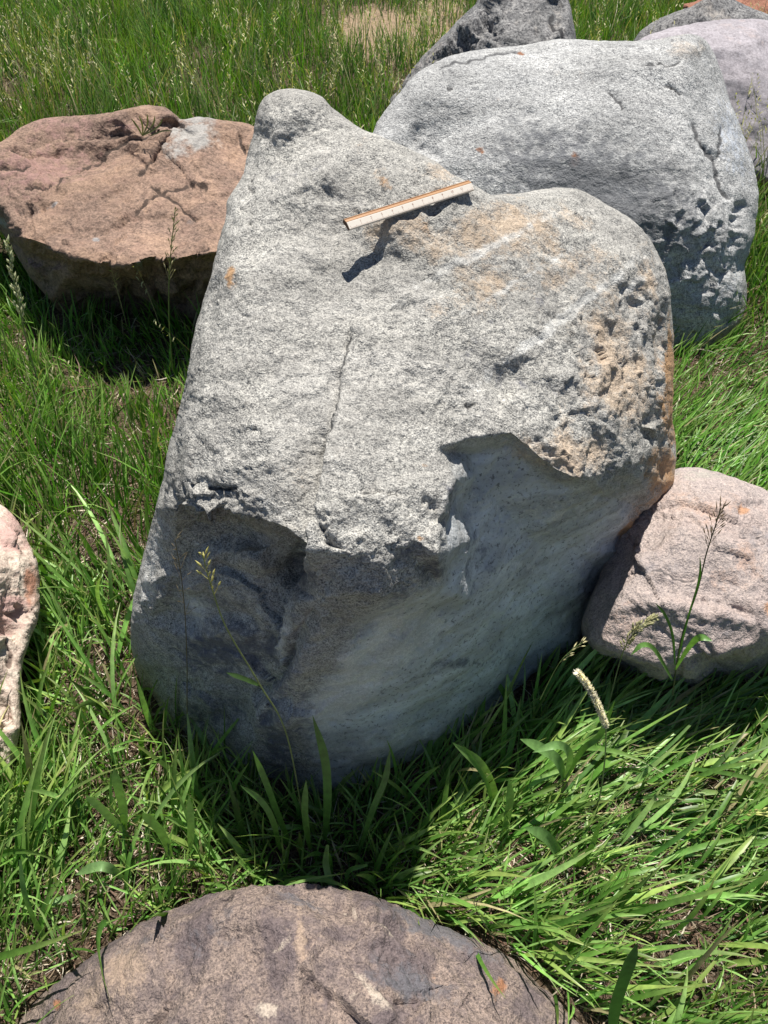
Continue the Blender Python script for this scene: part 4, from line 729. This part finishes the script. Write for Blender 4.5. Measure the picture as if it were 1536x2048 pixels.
# ------------------------------------------------------------------ ruler
def plain(name, colr, rough=.5, spec=.4, grain=None):
    b = NB(name); co = b.new('ShaderNodeTexCoord').outputs['Object']
    if grain:
        mp = b.new('ShaderNodeMapping'); b.link(co, mp.inputs[0]); mp.inputs[3].default_value = (8, 260, 260)
        c = b.mix(b.ramp(b.noise(3, 4, .6, mp.outputs[0]), .3, .7), grain, colr)
    else: c = b.mix(b.ramp(b.noise(90, 3, .6, co), .3, .8, 0, .25), colr, tuple(v*.7 for v in colr))
    b.link(c, b.b.inputs['Base Color']); b.b.inputs['Roughness'].default_value = rough; b.b.inputs['Specular IOR Level'].default_value = spec; return b.m

def onp(px, py, off): a, b, c = ray(px, py); z = depth(px, py, "p", off, (.555, .35, 0)); return Vector((float(a*z), float(b*z), CAMH+float(c*z)))
RL = onp(699, 459, .040); RR = onp(949, 379, -.012)
ax = (RR-RL); LEN = ax.length; ax.normalize()
up = Vector((.05, -.42, .9)); up = (up-ax*up.dot(ax)).normalized(); wd = up.cross(ax)   # wd points away from the viewer
e = bpy.data.objects.new('ruler', None); COL.objects.link(e); e.location = RL; e.empty_display_size = .02
from mathutils import Matrix
e.matrix_world = Matrix((( ax.x, wd.x, up.x, RL.x), (ax.y, wd.y, up.y, RL.y), (ax.z, wd.z, up.z, RL.z), (0, 0, 0, 1)))
tag(e, 'wooden ruler with a white graduated edge lying on the centre boulder', 'ruler')
def prism(sec, x0, x1, nseg=1):
    n = len(sec); V = []; xs_ = np.linspace(x0, x1, nseg+1)
    for xx in xs_: V += [(xx, a, b) for a, b in sec]
    Fq = [[i*n+k, i*n+(k+1) % n, (i+1)*n+(k+1) % n, (i+1)*n+k] for i in range(nseg) for k in range(n)]
    me = (np.array(V, float), Fq+[list(range(n))[::-1], [nseg*n+k for k in range(n)]]); return me
def pmesh(name, V, Fl, mat, parent, bev=0):
    me = bpy.data.meshes.new(name); me.from_pydata([tuple(v) for v in V], [], [tuple(f) for f in Fl]); me.update(); me.materials.append(mat)
    o = bpy.data.objects.new(name, me); COL.objects.link(o); o.parent = parent
    if bev: m = o.modifiers.new('bevel', 'BEVEL'); m.width = bev; m.segments = 2
    return o
wood = plain('varnished_wood', (.40, .22, .09), .5, .4, (.30, .14, .06)); white = plain('white_scale', (.66, .60, .52), .5); ink = plain('ink', (.30, .13, .08), .6); dark_w = plain('end_grain', (.10, .055, .03), .8)
WID = .0195
V, Fl = prism([(.0118, -.003), (WID, -.003), (WID, .0035), (.0182, .0040), (.0177, .0030), (.0160, .0030), (.0153, .0045), (.0118, .0045)], 0, LEN); pmesh('body', V, Fl, wood, e, .0004)
V, Fl = prism([(0, -.003), (.0102, -.003), (.0112, .0045), (.0105, .0045), (0, .0005)], .0004, LEN-.0004); pmesh('scale_strip', V, Fl, white, e, .0002)
V, Fl = prism([(.0003, -.0028), (WID-.0003, -.0028), (WID-.0003, .004), (.010, .005), (.0003, .0002)], -.0006, -.0001); pmesh('end_cap', V, Fl, dark_w, e)
# graduations on the sloping white edge
def onstrip(xx, s): return (xx, s*.0105, .0005+.004*s)     # s = 0 at the thin edge, 1 at the wood
nr = Vector((0, -.004, .0105)).normalized()
tv, tf = [], []
nt_ = 12*10; 
for i in range(nt_+1):
    xx = .004+(LEN-.008)*i/nt_; h = .42 if i % 10 == 0 else (.30 if i % 5 == 0 else .18); hwid = .0002
    b0 = len(tv)
    for (dx, s) in ((-hwid, .04), (hwid, .04), (hwid, h), (-hwid, h)):
        p = Vector(onstrip(xx+dx, s)); tv.append(tuple(p+nr*.00012))
    for q in range(4): tv.append(tuple(Vector(tv[b0+q])+nr*.0001))
    tf += [(b0+4, b0+5, b0+6, b0+7), (b0, b0+1, b0+5, b0+4), (b0+1, b0+2, b0+6, b0+5), (b0+2, b0+3, b0+7, b0+6), (b0+3, b0, b0+4, b0+7)]
pmesh('graduations', tv, tf, ink, e)
for i in range(1, 12):
    cu = bpy.data.curves.new('number', 'FONT'); cu.body = str(i); cu.size = .0054; cu.align_x = 'CENTER'; cu.extrude = .00005
    tmp = bpy.data.objects.new('tmp', cu); COL.objects.link(tmp); bpy.context.view_layer.update()
    me = bpy.data.meshes.new_from_object(tmp.evaluated_get(bpy.context.evaluated_depsgraph_get())); bpy.data.objects.remove(tmp)
    o = bpy.data.objects.new('number', me); COL.objects.link(o); o.parent = e; me.materials.clear(); me.materials.append(ink)
    p = Vector(onstrip(.004+(LEN-.008)*i/12, .52))+nr*.0002; o.location = p; o.rotation_euler = (math.atan2(.004, .0105), 0, 0)
